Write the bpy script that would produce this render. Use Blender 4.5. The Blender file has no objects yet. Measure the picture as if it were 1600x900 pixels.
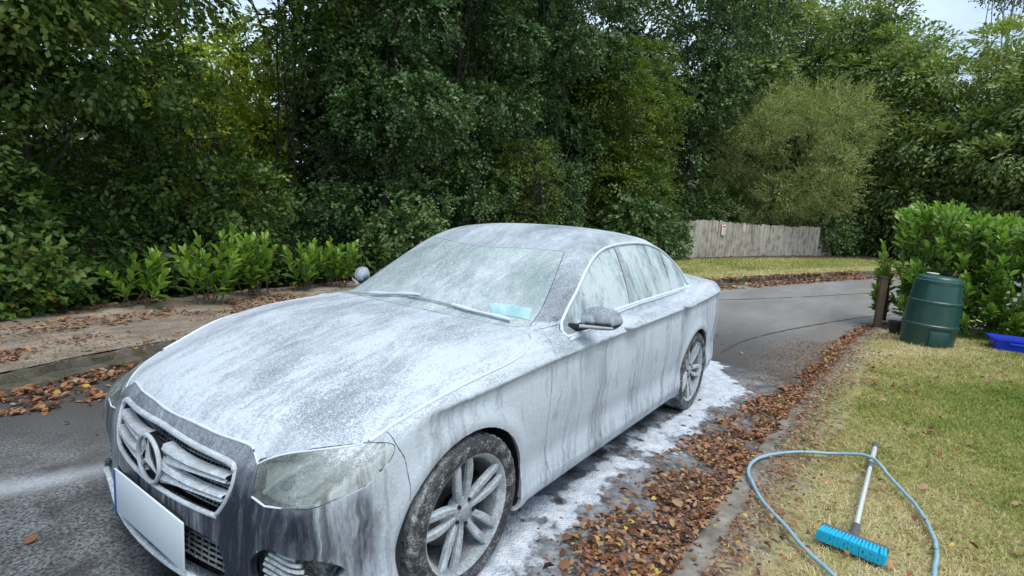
import bpy, bmesh, math, random
import numpy as np
from mathutils import Vector, Matrix

random.seed(7); RNG = np.random.default_rng(11)
scene = bpy.context.scene
COL = scene.collection

# ------------------------------------------------------------------ camera
CAM_POS = Vector((1.66544, 2.22833, 1.60812))
R_ = Vector((-0.5832, 0.8100, 0.0615)); U_ = Vector((-0.0803, -0.1329, 0.9879)); F_ = Vector((-0.8083, -0.5712, -0.1425))
cd = bpy.data.cameras.new("camera"); cam = bpy.data.objects.new("camera", cd); COL.objects.link(cam)
mw = Matrix(((R_.x, U_.x, -F_.x), (R_.y, U_.y, -F_.y), (R_.z, U_.z, -F_.z))).to_4x4()
mw.translation = CAM_POS
cam.matrix_world = mw
cd.sensor_width = 36.0; cd.lens = 36.0*854.75/1600.0
cd.clip_start = 0.05; cd.clip_end = 600
scene.camera = cam

# ------------------------------------------------------------------ world, sun, exposure
SUN_AZ = math.radians(66); SUN_EL = math.radians(67)      # azimuth of the sun from +x, counter clockwise
world = bpy.data.worlds.new("World"); scene.world = world; world.use_nodes = True
wn = world.node_tree; wn.nodes.clear()
def wnode(t): return wn.nodes.new(t)
out = wnode('ShaderNodeOutputWorld'); bg = wnode('ShaderNodeBackground'); bg.inputs[1].default_value = 0.125
sky = wnode('ShaderNodeTexSky'); sky.sky_type = 'NISHITA'; sky.sun_disc = False
sky.sun_elevation = SUN_EL; sky.sun_rotation = math.radians(90) - SUN_AZ
sky.air_density = 1.0; sky.dust_density = 2.0; sky.ozone_density = 1.2
tc = wnode('ShaderNodeTexCoord'); mp = wnode('ShaderNodeMapping'); mp.inputs['Scale'].default_value = (1, 1, 3.0)
cn = wnode('ShaderNodeTexNoise'); cn.inputs['Scale'].default_value = 2.2; cn.inputs['Detail'].default_value = 6; cn.inputs['Roughness'].default_value = .6
cr = wnode('ShaderNodeValToRGB'); cr.color_ramp.elements[0].position = .34; cr.color_ramp.elements[1].position = .62
cr.color_ramp.elements[0].color = (.25, .25, .25, 1); cr.color_ramp.elements[1].color = (.95, .95, .95, 1)
mx = wnode('ShaderNodeMixRGB'); mx.inputs[2].default_value = (4.2, 5.1, 6.1, 1)
wn.links.new(tc.outputs['Generated'], mp.inputs['Vector']); wn.links.new(mp.outputs[0], cn.inputs['Vector'])
wn.links.new(cn.outputs['Fac'], cr.inputs[0]); wn.links.new(cr.outputs[0], mx.inputs[0])
wn.links.new(sky.outputs[0], mx.inputs[1]); wn.links.new(mx.outputs[0], bg.inputs[0]); wn.links.new(bg.outputs[0], out.inputs[0])

sl = bpy.data.lights.new("sun", 'SUN'); sl.energy = 1.6; sl.angle = math.radians(32); sl.color = (1, .95, .86)
so = bpy.data.objects.new("sun", sl); COL.objects.link(so)
sd = Vector((math.cos(SUN_AZ)*math.cos(SUN_EL), math.sin(SUN_AZ)*math.cos(SUN_EL), math.sin(SUN_EL)))
so.rotation_euler = sd.to_track_quat('Z', 'Y').to_euler(); so.location = (0, 0, 30)
scene.view_settings.view_transform = 'Standard'; scene.view_settings.look = 'None'
scene.view_settings.gamma = 1; scene.view_settings.exposure = 0.80
scene.cycles.max_bounces = 6; scene.cycles.transparent_max_bounces = 12
scene.cycles.diffuse_bounces = 4; scene.cycles.glossy_bounces = 3; scene.cycles.transmission_bounces = 4
scene.cycles.use_denoising = True
scene.cycles.caustics_reflective = False; scene.cycles.caustics_refractive = False

# ------------------------------------------------------------------ object helpers
def tag(o, label=None, cat=None, group=None, kind=None):
    if label: o['label'] = label
    if cat: o['category'] = cat
    if group: o['group'] = group
    if kind: o['kind'] = kind
    return o
def empty(name, loc, label=None, cat=None, group=None, parent=None, rot=(0, 0, 0)):
    o = bpy.data.objects.new(name, None); COL.objects.link(o); o.location = loc; o.rotation_euler = rot
    o.empty_display_size = .2
    if parent: o.parent = parent
    return tag(o, label, cat, group)
def link(name, me, mat=None, parent=None, world_coords=False, smooth=True):
    o = bpy.data.objects.new(name, me); COL.objects.link(o)
    if mat is not None and not me.materials: me.materials.append(mat)
    if parent:
        o.parent = parent
        if world_coords:
            p = parent; off = Vector(parent.location)
            while p.parent: p = p.parent; off += Vector(p.location)
            o.location = -off
    return o
def mesh_np(name, V, Fc, attrs=None, smooth=True):
    """V (n,3); Fc list of arrays of faces with equal side counts"""
    me = bpy.data.meshes.new(name)
    if isinstance(Fc, np.ndarray): Fc = [Fc]
    me.vertices.add(len(V)); me.vertices.foreach_set('co', np.asarray(V, np.float32).ravel())
    nl = sum(f.size for f in Fc); nf = sum(len(f) for f in Fc)
    me.loops.add(nl); me.polygons.add(nf)
    me.loops.foreach_set('vertex_index', np.concatenate([f.ravel() for f in Fc]).astype(np.int32))
    starts = []; s = 0
    for f in Fc:
        starts.append(s + np.arange(len(f))*f.shape[1]); s += f.size
    me.polygons.foreach_set('loop_start', np.concatenate(starts).astype(np.int32))
    me.update(calc_edges=True); me.validate()
    if smooth: me.polygons.foreach_set('use_smooth', np.ones(len(me.polygons), bool))
    if attrs:
        for k, a in attrs.items():
            at = me.attributes.new(k, 'FLOAT', 'POINT'); at.data.foreach_set('value', np.asarray(a, np.float32))
    me.update()
    return me
def bm_mesh(name, bm, smooth=False, angle=None):
    me = bpy.data.meshes.new(name); bm.normal_update(); bm.to_mesh(me); bm.free()
    if smooth or angle:
        me.polygons.foreach_set('use_smooth', np.ones(len(me.polygons), bool))
    if angle: me.set_sharp_from_angle(angle=math.radians(angle))
    return me
class MB:
    """collects shapes into one mesh"""
    def __init__(s): s.bm = bmesh.new()
    def box(s, c, d, rot=None, bev=0.0, seg=2):
        r = bmesh.ops.create_cube(s.bm, size=1.0); vs = r['verts']
        for v in vs: v.co = Vector((v.co.x*d[0], v.co.y*d[1], v.co.z*d[2]))
        if bev > 0:
            es = list({e for v in vs for e in v.link_edges})
            rb = bmesh.ops.bevel(s.bm, geom=es, offset=bev, segments=seg, affect='EDGES', profile=.5)
            vs = list({v for f in rb['faces'] for v in f.verts} | {v for v in vs if v.is_valid})
            allv = set(vs)
            for v in list(allv):
                for f in v.link_faces: allv.update(f.verts)
            vs = list(allv)
        M = Matrix.Translation(Vector(c))
        if rot is not None: M = M @ (rot.to_4x4() if isinstance(rot, Matrix) else Matrix.Rotation(rot, 4, 'Z'))
        bmesh.ops.transform(s.bm, matrix=M, verts=vs)
        return s
    def tube(s, pts, r, n=10, closed=False, cap=True):
        pts = [Vector(p) for p in pts]; N = len(pts)
        rr = r if hasattr(r, '__len__') else [r]*N
        rings = []; prev = None
        for i, p in enumerate(pts):
            if closed: t = pts[(i+1) % N]-pts[i-1]
            else: t = pts[min(i+1, N-1)]-pts[max(i-1, 0)]
            if t.length < 1e-9: t = Vector((0, 0, 1))
            t.normalize()
            if prev is None:
                a = Vector((0, 0, 1)) if abs(t.z) < .9 else Vector((1, 0, 0)); u = t.cross(a).normalized()
            else:
                u = (prev-t*prev.dot(t)); u = u.normalized() if u.length > 1e-6 else prev
            prev = u; w = t.cross(u)
            rings.append([s.bm.verts.new(p+(u*math.cos(2*math.pi*k/n)+w*math.sin(2*math.pi*k/n))*rr[i]) for k in range(n)])
        M = N if closed else N-1
        for i in range(M):
            a, b = rings[i], rings[(i+1) % N]
            for k in range(n): s.bm.faces.new((a[k], a[(k+1) % n], b[(k+1) % n], b[k]))
        if cap and not closed:
            s.bm.faces.new(rings[0][::-1]); s.bm.faces.new(rings[-1])
        return s
    def lathe(s, prof, n=48, axis='Z', origin=(0, 0, 0), rfun=None):
        rings = []
        for j, (r, h) in enumerate(prof):
            ring = []
            for k in range(n):
                a = 2*math.pi*k/n; q = r if rfun is None else rfun(r, h, k, j)
                c, d = q*math.cos(a), q*math.sin(a)
                v = (c, d, h) if axis == 'Z' else (c, h, d)
                ring.append(s.bm.verts.new(Vector(v)+Vector(origin)))
            rings.append(ring)
        for i in range(len(rings)-1):
            a, b = rings[i], rings[i+1]
            for k in range(n): s.bm.faces.new((a[k], a[(k+1) % n], b[(k+1) % n], b[k]))
        return s
    def poly(s, pts, thick, ax=Vector((0, 1, 0))):
        """flat outline extruded both ways along ax"""
        a = [s.bm.verts.new(Vector(p)-ax*thick/2) for p in pts]; b = [s.bm.verts.new(Vector(p)+ax*thick/2) for p in pts]
        s.bm.faces.new(a); s.bm.faces.new(b[::-1]); n = len(pts)
        for i in range(n): s.bm.faces.new((a[i], b[i], b[(i+1) % n], a[(i+1) % n]))
        return s
    def build(s, name, mat=None, parent=None, angle=35, world_coords=False, recalc=True):
        if recalc: bmesh.ops.recalc_face_normals(s.bm, faces=s.bm.faces[:])
        me = bm_mesh(name, s.bm, angle=angle)
        return link(name, me, mat, parent, world_coords)

# ------------------------------------------------------------------ materials
class NT:
    def __init__(s, name):
        s.m = bpy.data.materials.new(name); s.m.use_nodes = True; s.t = s.m.node_tree; s.t.nodes.clear()
        s.out = s.t.nodes.new('ShaderNodeOutputMaterial'); s.p = s.t.nodes.new('ShaderNodeBsdfPrincipled')
        s.t.links.new(s.p.outputs[0], s.out.inputs[0])
        s.obj = None
    def n(s, t, **k):
        x = s.t.nodes.new(t)
        for a, b in k.items(): setattr(x, a, b)
        return x
    def l(s, a, b): s.t.links.new(a, b)
    def coord(s):
        if s.obj is None: s.obj = s.n('ShaderNodeTexCoord').outputs['Object']
        return s.obj
    def mapping(s, scale=(1, 1, 1), rot=(0, 0, 0), src=None):
        m = s.n('ShaderNodeMapping'); m.inputs['Scale'].default_value = scale; m.inputs['Rotation'].default_value = rot
        s.l(src or s.coord(), m.inputs['Vector']); return m.outputs[0]
    def noise(s, scale, detail=4, rough=.55, src=None, dist=0.0, col=False):
        x = s.n('ShaderNodeTexNoise'); x.inputs['Scale'].default_value = scale; x.inputs['Detail'].default_value = detail
        x.inputs['Roughness'].default_value = rough; x.inputs['Distortion'].default_value = dist
        s.l(src or s.coord(), x.inputs['Vector']); return x.outputs['Color' if col else 'Fac']
    def voro(s, scale, src=None, feature='F1', out='Distance'):
        x = s.n('ShaderNodeTexVoronoi', feature=feature); x.inputs['Scale'].default_value = scale
        s.l(src or s.coord(), x.inputs['Vector']); return x.outputs[out]
    def ramp(s, src, pts):
        r = s.n('ShaderNodeValToRGB'); e = r.color_ramp.elements
        while len(e) < len(pts): e.new(.5)
        for i, (p, c) in enumerate(pts):
            e[i].position = p; e[i].color = (c, c, c, 1) if not hasattr(c, '__len__') else (*c, 1)
        s.l(src, r.inputs[0]); return r.outputs[0]
    def mix(s, f, a, b, blend='MIX'):
        x = s.n('ShaderNodeMixRGB', blend_type=blend)
        for i, v in enumerate((f, a, b)):
            if isinstance(v, (int, float)): x.inputs[i].default_value = v if i == 0 else (v, v, v, 1)
            elif isinstance(v, tuple): x.inputs[i].default_value = (*v, 1)
            else: s.l(v, x.inputs[i])
        return x.outputs[0]
    def math(s, op, a, b=0.0, c=0.0, clamp=False):
        x = s.n('ShaderNodeMath', operation=op); x.use_clamp = clamp
        for i, v in enumerate((a, b, c)):
            if isinstance(v, (int, float)): x.inputs[i].default_value = v
            else: s.l(v, x.inputs[i])
        return x.outputs[0]
    def sstep(s, a, b, x):
        m = s.n('ShaderNodeMapRange', interpolation_type='SMOOTHSTEP')
        for i, v in ((0, x), (1, a), (2, b)):
            if isinstance(v, (int, float)): m.inputs[i].default_value = v
            else: s.l(v, m.inputs[i])
        return m.outputs[0]
    def attr(s, name, out='Fac'):
        x = s.n('ShaderNodeAttribute'); x.attribute_name = name; return x.outputs[out]
    def bump(s, h, strength=.3, dist=.01):
        b = s.n('ShaderNodeBump'); b.inputs['Strength'].default_value = strength; b.inputs['Distance'].default_value = dist
        s.l(h, b.inputs['Height']); s.l(b.outputs[0], s.p.inputs['Normal']); return b
    def set(s, col=None, rough=None, metal=None, spec=None, **k):
        for nm, v in (('Base Color', col), ('Roughness', rough), ('Metallic', metal), ('Specular IOR Level', spec)):
            if v is None: continue
            if isinstance(v, (int, float)): s.p.inputs[nm].default_value = v
            elif isinstance(v, tuple): s.p.inputs[nm].default_value = (*v, 1)
            else: s.l(v, s.p.inputs[nm])
        return s
def simple(name, col, rough=.5, metal=0, var=.15, scale=8, bump=0.0, spec=.5):
    t = NT(name); f = t.noise(scale, 5)
    c = t.mix(f, tuple(max(0, x*(1-var)) for x in col), tuple(min(1, x*(1+var)) for x in col))
    t.set(c, t.math('MULTIPLY_ADD', f, .2, rough-.1), metal, spec)
    if bump: t.bump(t.noise(scale*6, 6), bump, .005)
    return t.m
# ------------------------------------------------------------------ ground
def ground_sheet(name, mat, poly, z, res, hfun=None, label=None):
    """clips a regular grid to a closed plan outline"""
    P = np.array(poly, float); x0, y0 = P.min(0); x1, y1 = P.max(0)
    bm = bmesh.new()
    vs = [bm.verts.new((p[0], p[1], z)) for p in poly]; bm.faces.new(vs)
    for ax, a, b in ((0, x0, x1), (1, y0, y1)):
        n = int((b-a)/res)
        for i in range(1, n+1):
            co = [0, 0, 0]; no = [0, 0, 0]; co[ax] = a+i*(b-a)/(n+1); no[ax] = 1
            bmesh.ops.bisect_plane(bm, geom=bm.verts[:]+bm.edges[:]+bm.faces[:], plane_co=co, plane_no=no)
    if hfun:
        for v in bm.verts: v.co.z += hfun(v.co.x, v.co.y)
    bmesh.ops.recalc_face_normals(bm, faces=bm.faces[:])
    for f in bm.faces:
        if f.normal.z < 0: f.normal_flip()
    o = link(name, bm_mesh(name, bm, smooth=True), mat)
    tag(o, kind='structure')
    return o

# edge curves of the road (x runs forward along the car, y to its left)
def cat(pts, n=12):
    P = [np.array(p, float) for p in pts]; P = [2*P[0]-P[1]]+P+[2*P[-1]-P[-2]]; out = []
    for i in range(1, len(P)-2):
        for t in np.linspace(0, 1, n, endpoint=False):
            a, b, c, d = P[i-1:i+3]
            out.append(.5*((2*b)+(-a+c)*t+(2*a-5*b+4*c-d)*t*t+(-a+3*b-3*c+d)*t**3))
    out.append(P[-2]); return np.array(out)
KL = cat([(16, -2.9), (8, -2.95), (3, -3.0), (.67, -3.07), (-.26, -3.27), (-3, -3.45), (-6, -3.25), (-9, -2.55), (-12.57, -1.50), (-16, -.55), (-19.5, .5), (-22.94, 1.62), (-27, 3.2), (-34, 7), (-46, 16)])
KR = cat([(16, 1.35), (8, 1.45), (3, 1.55), (0, 1.57), (-2.5, 1.58), (-3.64, 1.62), (-5.5, 1.69), (-7.56, 1.80), (-9.4, 2.05), (-12, 3.0), (-15, 4.6), (-20, 8), (-28, 15), (-36, 24)])
def offset(C, d):
    T = np.gradient(C, axis=0); T /= np.linalg.norm(T, axis=1)[:, None]
    return C+np.stack([-T[:, 1], T[:, 0]], 1)*d
from_left = lambda d: offset(KL, d)      # curve direction runs to -x, so +d shifts towards -y

t = NT('asphalt')
n1 = t.noise(.55, 5); n2 = t.noise(95, 3); n3 = t.noise(4.5, 5, .65); v = t.voro(160)
base = t.mix(t.ramp(n1, [(.3, 0), (.7, 1)]), (.030, .030, .031), (.062, .060, .058))
base = t.mix(t.ramp(n2, [(.42, 0), (.68, .55)]), base, (.15, .145, .14))
base = t.mix(t.ramp(n3, [(.50, 0), (.72, .35)]), base, (.085, .075, .062))
sep = t.n('ShaderNodeSeparateXYZ'); t.l(t.coord(), sep.inputs[0])
far = t.sstep(-5.0, -9.5, sep.outputs['X'])                      # surface gets paler up the lane
fn = t.ramp(t.noise(.8, 7, .7, src=t.mapping((.35, 1.4, 1), (0, 0, .35))), [(.36, 0), (.64, 1)])
base = t.mix(t.math('MULTIPLY', far, .78), base, t.mix(fn, t.mix(n2, (.14, .138, .135), (.23, .226, .22)), t.mix(n2, (.22, .218, .213), (.36, .355, .345))))
# wet film and thin suds left of the nose, thrown from the wash
fm = t.mapping((1, 1, 1))
sx = t.math('MULTIPLY', t.sstep(.1, .9, sep.outputs['X']), t.sstep(2.4, 1.2, sep.outputs['X']))
sy = t.math('MULTIPLY', t.sstep(-2.6, -1.5, sep.outputs['Y']), t.sstep(.3, -.5, sep.outputs['Y']))
film = t.math('MULTIPLY', t.math('MULTIPLY', sx, sy), t.ramp(t.noise(3.2, 6, .7), [(.34, 0), (.62, 1)]))
fine = t.ramp(t.noise(60, 4, .7), [(.40, 0), (.60, 1)])
ax = t.math('ADD', t.math('MULTIPLY', t.math('SUBTRACT', sep.outputs['Y'], -1.30), .93), t.math('MULTIPLY', t.math('SUBTRACT', sep.outputs['X'], .80), .30))
ridge = t.math('MULTIPLY', t.sstep(.16, .0, t.math('ABSOLUTE', t.math('ADD', ax, t.math('MULTIPLY', t.noise(5, 4), .12)))), sx)
film = t.math('ADD', t.math('MULTIPLY', t.math('MULTIPLY', film, fine), .42), t.math('MULTIPLY', ridge, .38), clamp=True)
# residue along the near side of the car
rs = t.math('MULTIPLY', t.sstep(.35, .8, sep.outputs['Y']), t.sstep(1.62, 1.1, sep.outputs['Y']))
rs = t.math('MULTIPLY', rs, t.math('MULTIPLY', t.sstep(-5.0, -4.0, sep.outputs['X']), t.sstep(1.4, .4, sep.outputs['X'])))
rs = t.math('MULTIPLY', rs, t.ramp(t.noise(6, 7, .75), [(.40, 0), (.62, .55)]))
film = t.math('MAXIMUM', film, rs)
wz = t.math('MULTIPLY', t.math('MULTIPLY', t.sstep(-1.6, -.9, sep.outputs['Y']), t.sstep(1.55, 1.25, sep.outputs['Y'])), t.math('MULTIPLY', t.sstep(-5.4, -4.4, sep.outputs['X']), t.sstep(2.6, 1.6, sep.outputs['X'])))
wz = t.math('MULTIPLY', wz, t.ramp(t.noise(2.3, 5, .6), [(.30, .2), (.55, 1)]))
base = t.mix(wz, base, t.mix(1.0, base, (.55, .56, .58), 'MULTIPLY'))
base = t.mix(film, base, (.50, .56, .62))
# dried silt toward the right-hand edge
st = t.math('MULTIPLY', t.sstep(.7, 1.4, sep.outputs['Y']), t.ramp(t.noise(1.6, 6, .7), [(.35, 0), (.6, .6)]))
base = t.mix(st, base, (.155, .14, .118))
wet = t.math('MAXIMUM', t.math('MULTIPLY', wz, 1.35), t.math('MULTIPLY', t.sstep(-6, -3.5, sep.outputs['X']), t.ramp(t.noise(.9, 3), [(.35, .7), (.6, .1)])))
t.set(base, t.math('MULTIPLY_ADD', wet, -.38, .86), spec=.45)
t.bump(t.math('ADD', n2, t.math('MULTIPLY', n3, 1.5)), .35, .004)
M_ASPH = t.m

t = NT('soil_and_turf'); sp_ = t.n('ShaderNodeSeparateXYZ'); t.l(t.coord(), sp_.inputs[0])
a = t.noise(1.3, 6, .65); b = t.noise(38, 5, .7); c = t.noise(9, 5)
g = t.mix(t.ramp(a, [(.38, 0), (.62, 1)]), (.17, .185, .055), (.36, .32, .17))
g = t.mix(t.ramp(b, [(.35, 0), (.7, .8)]), g, (.36, .31, .18))
g = t.mix(t.ramp(c, [(.5, 0), (.7, .5)]), g, (.10, .13, .03))
dE = t.math('SUBTRACT', t.math('SUBTRACT', sp_.outputs['Y'], 1.60), t.math('MULTIPLY', t.math('MULTIPLY', sp_.outputs['X'], sp_.outputs['X']), .0039))
dE = t.math('ADD', dE, t.math('MULTIPLY_ADD', t.noise(3.2, 7, .75), 1.3, -.65))
so_ = t.math('MULTIPLY', t.sstep(.42, .02, dE), t.sstep(-12, -10, sp_.outputs['X']))
soil = t.mix(t.ramp(t.noise(5, 6, .7), [(.35, 0), (.65, 1)]), (.13, .11, .08), (.30, .27, .22))
g = t.mix(so_, g, soil)
t.set(g, .95, spec=.2); t.bump(b, .6, .015); M_TURF = t.m

t = NT('worn_pavement')
a = t.noise(2.2, 8, .75, src=t.mapping((.7, 1.3, 1))); b = t.noise(55, 5, .7); c = t.noise(5, 6, .7, src=t.mapping((.7, 1.5, 1)))
g = t.mix(t.ramp(a, [(.35, 0), (.62, 1)]), (.11, .09, .068), (.31, .27, .22))
g = t.mix(t.ramp(c, [(.45, 0), (.60, .8)]), g, (.125, .085, .055))
g = t.mix(t.ramp(b, [(.4, 0), (.75, .5)]), g, (.44, .40, .34))
t.set(g, .95, spec=.2); t.bump(t.math('ADD', b, c), .6, .02); M_PAVE = t.m

t = NT('kerb_concrete')
a = t.noise(3, 6, .7); b = t.noise(70, 4)
g = t.mix(t.ramp(a, [(.35, 0), (.7, 1)]), (.05, .046, .036), (.135, .12, .098))
g = t.mix(t.ramp(t.noise(7, 5), [(.42, 0), (.6, .85)]), g, (.040, .043, .022))
g = t.mix(t.ramp(b, [(.4, 0), (.8, .4)]), g, (.22, .20, .175))
t.set(g, .9, spec=.25); t.bump(t.math('ADD', a, b), .6, .008); M_KERB = t.m
t = NT('pale_edging')
a = t.noise(5, 6, .7); g = t.mix(t.ramp(a, [(.35, 0), (.7, 1)]), (.11, .10, .08), (.30, .28, .245)); g = t.mix(t.ramp(t.noise(11, 6, .7), [(.5, 0), (.66, .7)]), g, (.09, .075, .05))
t.set(g, .9, spec=.25); t.bump(a, .6, .008); M_EDGE = t.m
M_EARTH = simple('woodland_floor', (.060, .042, .024), .95, var=.5, scale=3, bump=.5)

# one sheet to the horizon
bm = bmesh.new(); bmesh.ops.create_grid(bm, x_segments=40, y_segments=40, size=220)
for v_ in bm.verts: v_.co.z = -.03
g_ = link('ground', bm_mesh('ground', bm), M_EARTH); g_['kind'] = 'structure'

def ribbon(name, A, B, mat, za, zb, n=8, rough=0.0, structure=True):
    """sheet between two plan curves"""
    N = len(A); V = []; 
    for i in range(N):
        for k in range(n+1):
            f = k/n; p = A[i]*(1-f)+B[i]*f; V.append((p[0], p[1], za*(1-f)+zb*f+(RNG.normal()*rough if 0 < k < n else 0)))
    V = np.array(V); F = []
    for i in range(N-1):
        for k in range(n):
            q = i*(n+1)+k; F.append((q, q+1, q+n+2, q+n+1))
    F = np.array(F); 
    me = mesh_np(name, V, F)
    o = link(name, me, mat)
    bm = bmesh.new(); bm.from_mesh(me); bmesh.ops.recalc_face_normals(bm, faces=bm.faces[:])
    if sum(f.normal.z*f.calc_area() for f in bm.faces) < 0: bmesh.ops.reverse_faces(bm, faces=bm.faces[:])
    bm.to_mesh(me); bm.free()
    if structure: o['kind'] = 'structure'
    return o
def resample(C, n):
    d = np.r_[0, np.cumsum(np.linalg.norm(np.diff(C, axis=0), axis=1))]; t_ = np.linspace(0, d[-1], n)
    return np.stack([np.interp(t_, d, C[:, 0]), np.interp(t_, d, C[:, 1])], 1)
A_ = resample(KL, 200); B_ = resample(KR, 200)
ribbon('road', A_, B_, M_ASPH, 0.0, 0.0, n=10)
# left kerb: two rough courses, then the pavement rising to the hedge foot
KLr = resample(KL, 220)
def kerb(name, C, prof, mat, jit=.004, seg=10, label=None):
    """stones laid end to end along C; prof = (offset, height) polyline"""
    T = np.gradient(C, axis=0); T /= np.linalg.norm(T, axis=1)[:, None]; Nn = np.stack([-T[:, 1], T[:, 0]], 1)
    V = []; F = []; m = len(prof)
    for i in range(len(C)):
        j = RNG.normal(size=(m, 2))*jit
        for k, (o_, h_) in enumerate(prof):
            p = C[i]+Nn[i]*(o_+j[k, 0]); V.append((p[0], p[1], h_+j[k, 1]*.6))
    for i in range(len(C)-1):
        for k in range(m-1):
            q = i*m+k; F.append((q, q+1, q+m+1, q+m))
    me = mesh_np(name, np.array(V), np.array(F)); o = link(name, me, mat)
    bm = bmesh.new(); bm.from_mesh(me); bmesh.ops.recalc_face_normals(bm, faces=bm.faces[:])
    if sum(f.normal.z*f.calc_area() for f in bm.faces) < 0: bmesh.ops.reverse_faces(bm, faces=bm.faces[:])
    bm.to_mesh(me); bm.free(); me.set_sharp_from_angle(angle=math.radians(40))
    o['kind'] = 'structure'; return o
KLf = resample(KL, 700)
# sign: moving along KL towards -x, normal (-Ty,Tx) points to -y
kerb('kerb', KLf, [(-.02, -.02), (.0, .035), (.05, .05), (.12, .055), (.135, .10), (.16, .125), (.30, .13), (.32, .10)], M_KERB, .012)
PB = from_left(3.35); PB = resample(PB, 220)
def fill_strip(name, C, d0, d1, z0, z1, mat, n=14, rough=.006):
    return ribbon(name, resample(offset(C, d0), 220), resample(offset(C, d1), 220), mat, z0, z1, n=n, rough=rough)
near = KL[:96]   # pavement beside the hedge
fill_strip('pavement', near, .17, 2.25, .134, .175, M_PAVE)
fill_strip('hedge_bank', near, 2.23, 4.6, .165, .42, M_EARTH, rough=.03)
farC = KL[92:]
fill_strip('verge', farC, .30, 4.4, .12, .15, M_TURF)
fill_strip('fence_bank', farC, 4.38, 9.0, .145, .2, M_EARTH, rough=.03)
# right-hand edging and the lawn
KRf = resample(KR, 700)
kerb('lawn_edging', KRf, [(.02, -.02), (.0, .028), (-.03, .040), (-.11, .044), (-.125, .03)], M_EDGE, .007)
LE = offset(KR, -.115)
lawn_poly = [tuple(p) for p in LE[24:] if p[0] > -9.6]+[(-9.8, 2.4), (-12.5, 3.6), (-16, 9), (-16, 18), (12, 18), (12, float(LE[24][1])-.0)]
lawn_poly = [p for i, p in enumerate(lawn_poly) if i == 0 or np.hypot(p[0]-lawn_poly[i-1][0], p[1]-lawn_poly[i-1][1]) > .05]
LAWN = ground_sheet('lawn', M_TURF, lawn_poly, .035, .45, lambda x, y: .012*math.sin(x*1.7+y)+.01*math.sin(y*2.3)+.02*min(1, max(0, (y-1.9)/1.5)) if y > 1.9 else 0)
# darker tar seams in the lane surface
M_TAR = simple('tar_seam', (.050, .050, .051), .6, var=.3, scale=20)
for C in ([(-8.2, -2.2), (-9.3, -1.2), (-12, .2), (-16, 1.9), (-21, 4.2)], [(-5.3, .55), (-6.4, .62), (-8.2, 1.05), (-11, 2.0), (-14, 3.6)]):
    c = resample(cat(C), 120); jit = RNG.normal(size=(120, 1))*.006
    T = np.gradient(c, axis=0); T /= np.linalg.norm(T, axis=1)[:, None]; Nn = np.stack([-T[:, 1], T[:, 0]], 1)
    w = .010+.012*np.abs(np.sin(np.arange(120)*.3))[:, None]
    ribbon('tar_seam', c+Nn*(w+jit), c-Nn*(w+jit), M_TAR, .005, .005, n=2)

def noise2(x, y, s, seed=0):
    """cheap value noise"""
    r = np.random.default_rng(seed); G = r.random((64, 64))
    u = np.asarray(x)*s; v = np.asarray(y)*s; i = np.floor(u).astype(int); j = np.floor(v).astype(int)
    fu = u-i; fv = v-j; fu = fu*fu*(3-2*fu); fv = fv*fv*(3-2*fv)
    g = lambda a, b: G[a % 64, b % 64]
    return (g(i, j)*(1-fu)+g(i+1, j)*fu)*(1-fv)+(g(i, j+1)*(1-fu)+g(i+1, j+1)*fu)*fv
def fbm(x, y, s, seed=0, o=4):
    r = 0; a = .5; tot = 0
    for k in range(o): r = r+a*noise2(x, y, s*2**k, seed+k); tot += a; a *= .55
    return r/tot
# ------------------------------------------------------------------ foliage
def leaf_mat(name, dark, mid, light, rough=.45, trans=.35, spec=.4, alt=None):
    t = NT(name)
    a = t.attr('tint')
    pts = [(0, dark), (.5, mid), (1, light)]
    if alt: pts = [(0, dark), (.45, mid), (.86, light), (.95, alt), (1, alt)]
    c = t.ramp(a, pts)
    c2 = t.mix(t.noise(.9, 4), c, t.mix(1.0, c, (.72, .78, .62), 'MULTIPLY'))
    t.set(c2, rough, spec=spec)
    tr = t.n('ShaderNodeBsdfTranslucent'); t.l(t.mix(1.0, c2, (1.0, 1.05, .45), 'MULTIPLY'), tr.inputs[0])
    ms = t.n('ShaderNodeMixShader'); ms.inputs[0].default_value = trans
    t.l(t.p.outputs[0], ms.inputs[1]); t.l(tr.outputs[0], ms.inputs[2]); t.l(ms.outputs[0], t.out.inputs[0])
    return t.m
M_BARK = simple('bark', (.042, .036, .028), .9, var=.45, scale=9, bump=.7)
M_BARK_PALE = simple('pale_bark', (.30, .29, .26), .85, var=.35, scale=9, bump=.4)
M_TWIG = simple('twig', (.085, .065, .04), .85, var=.3, scale=9)

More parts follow.
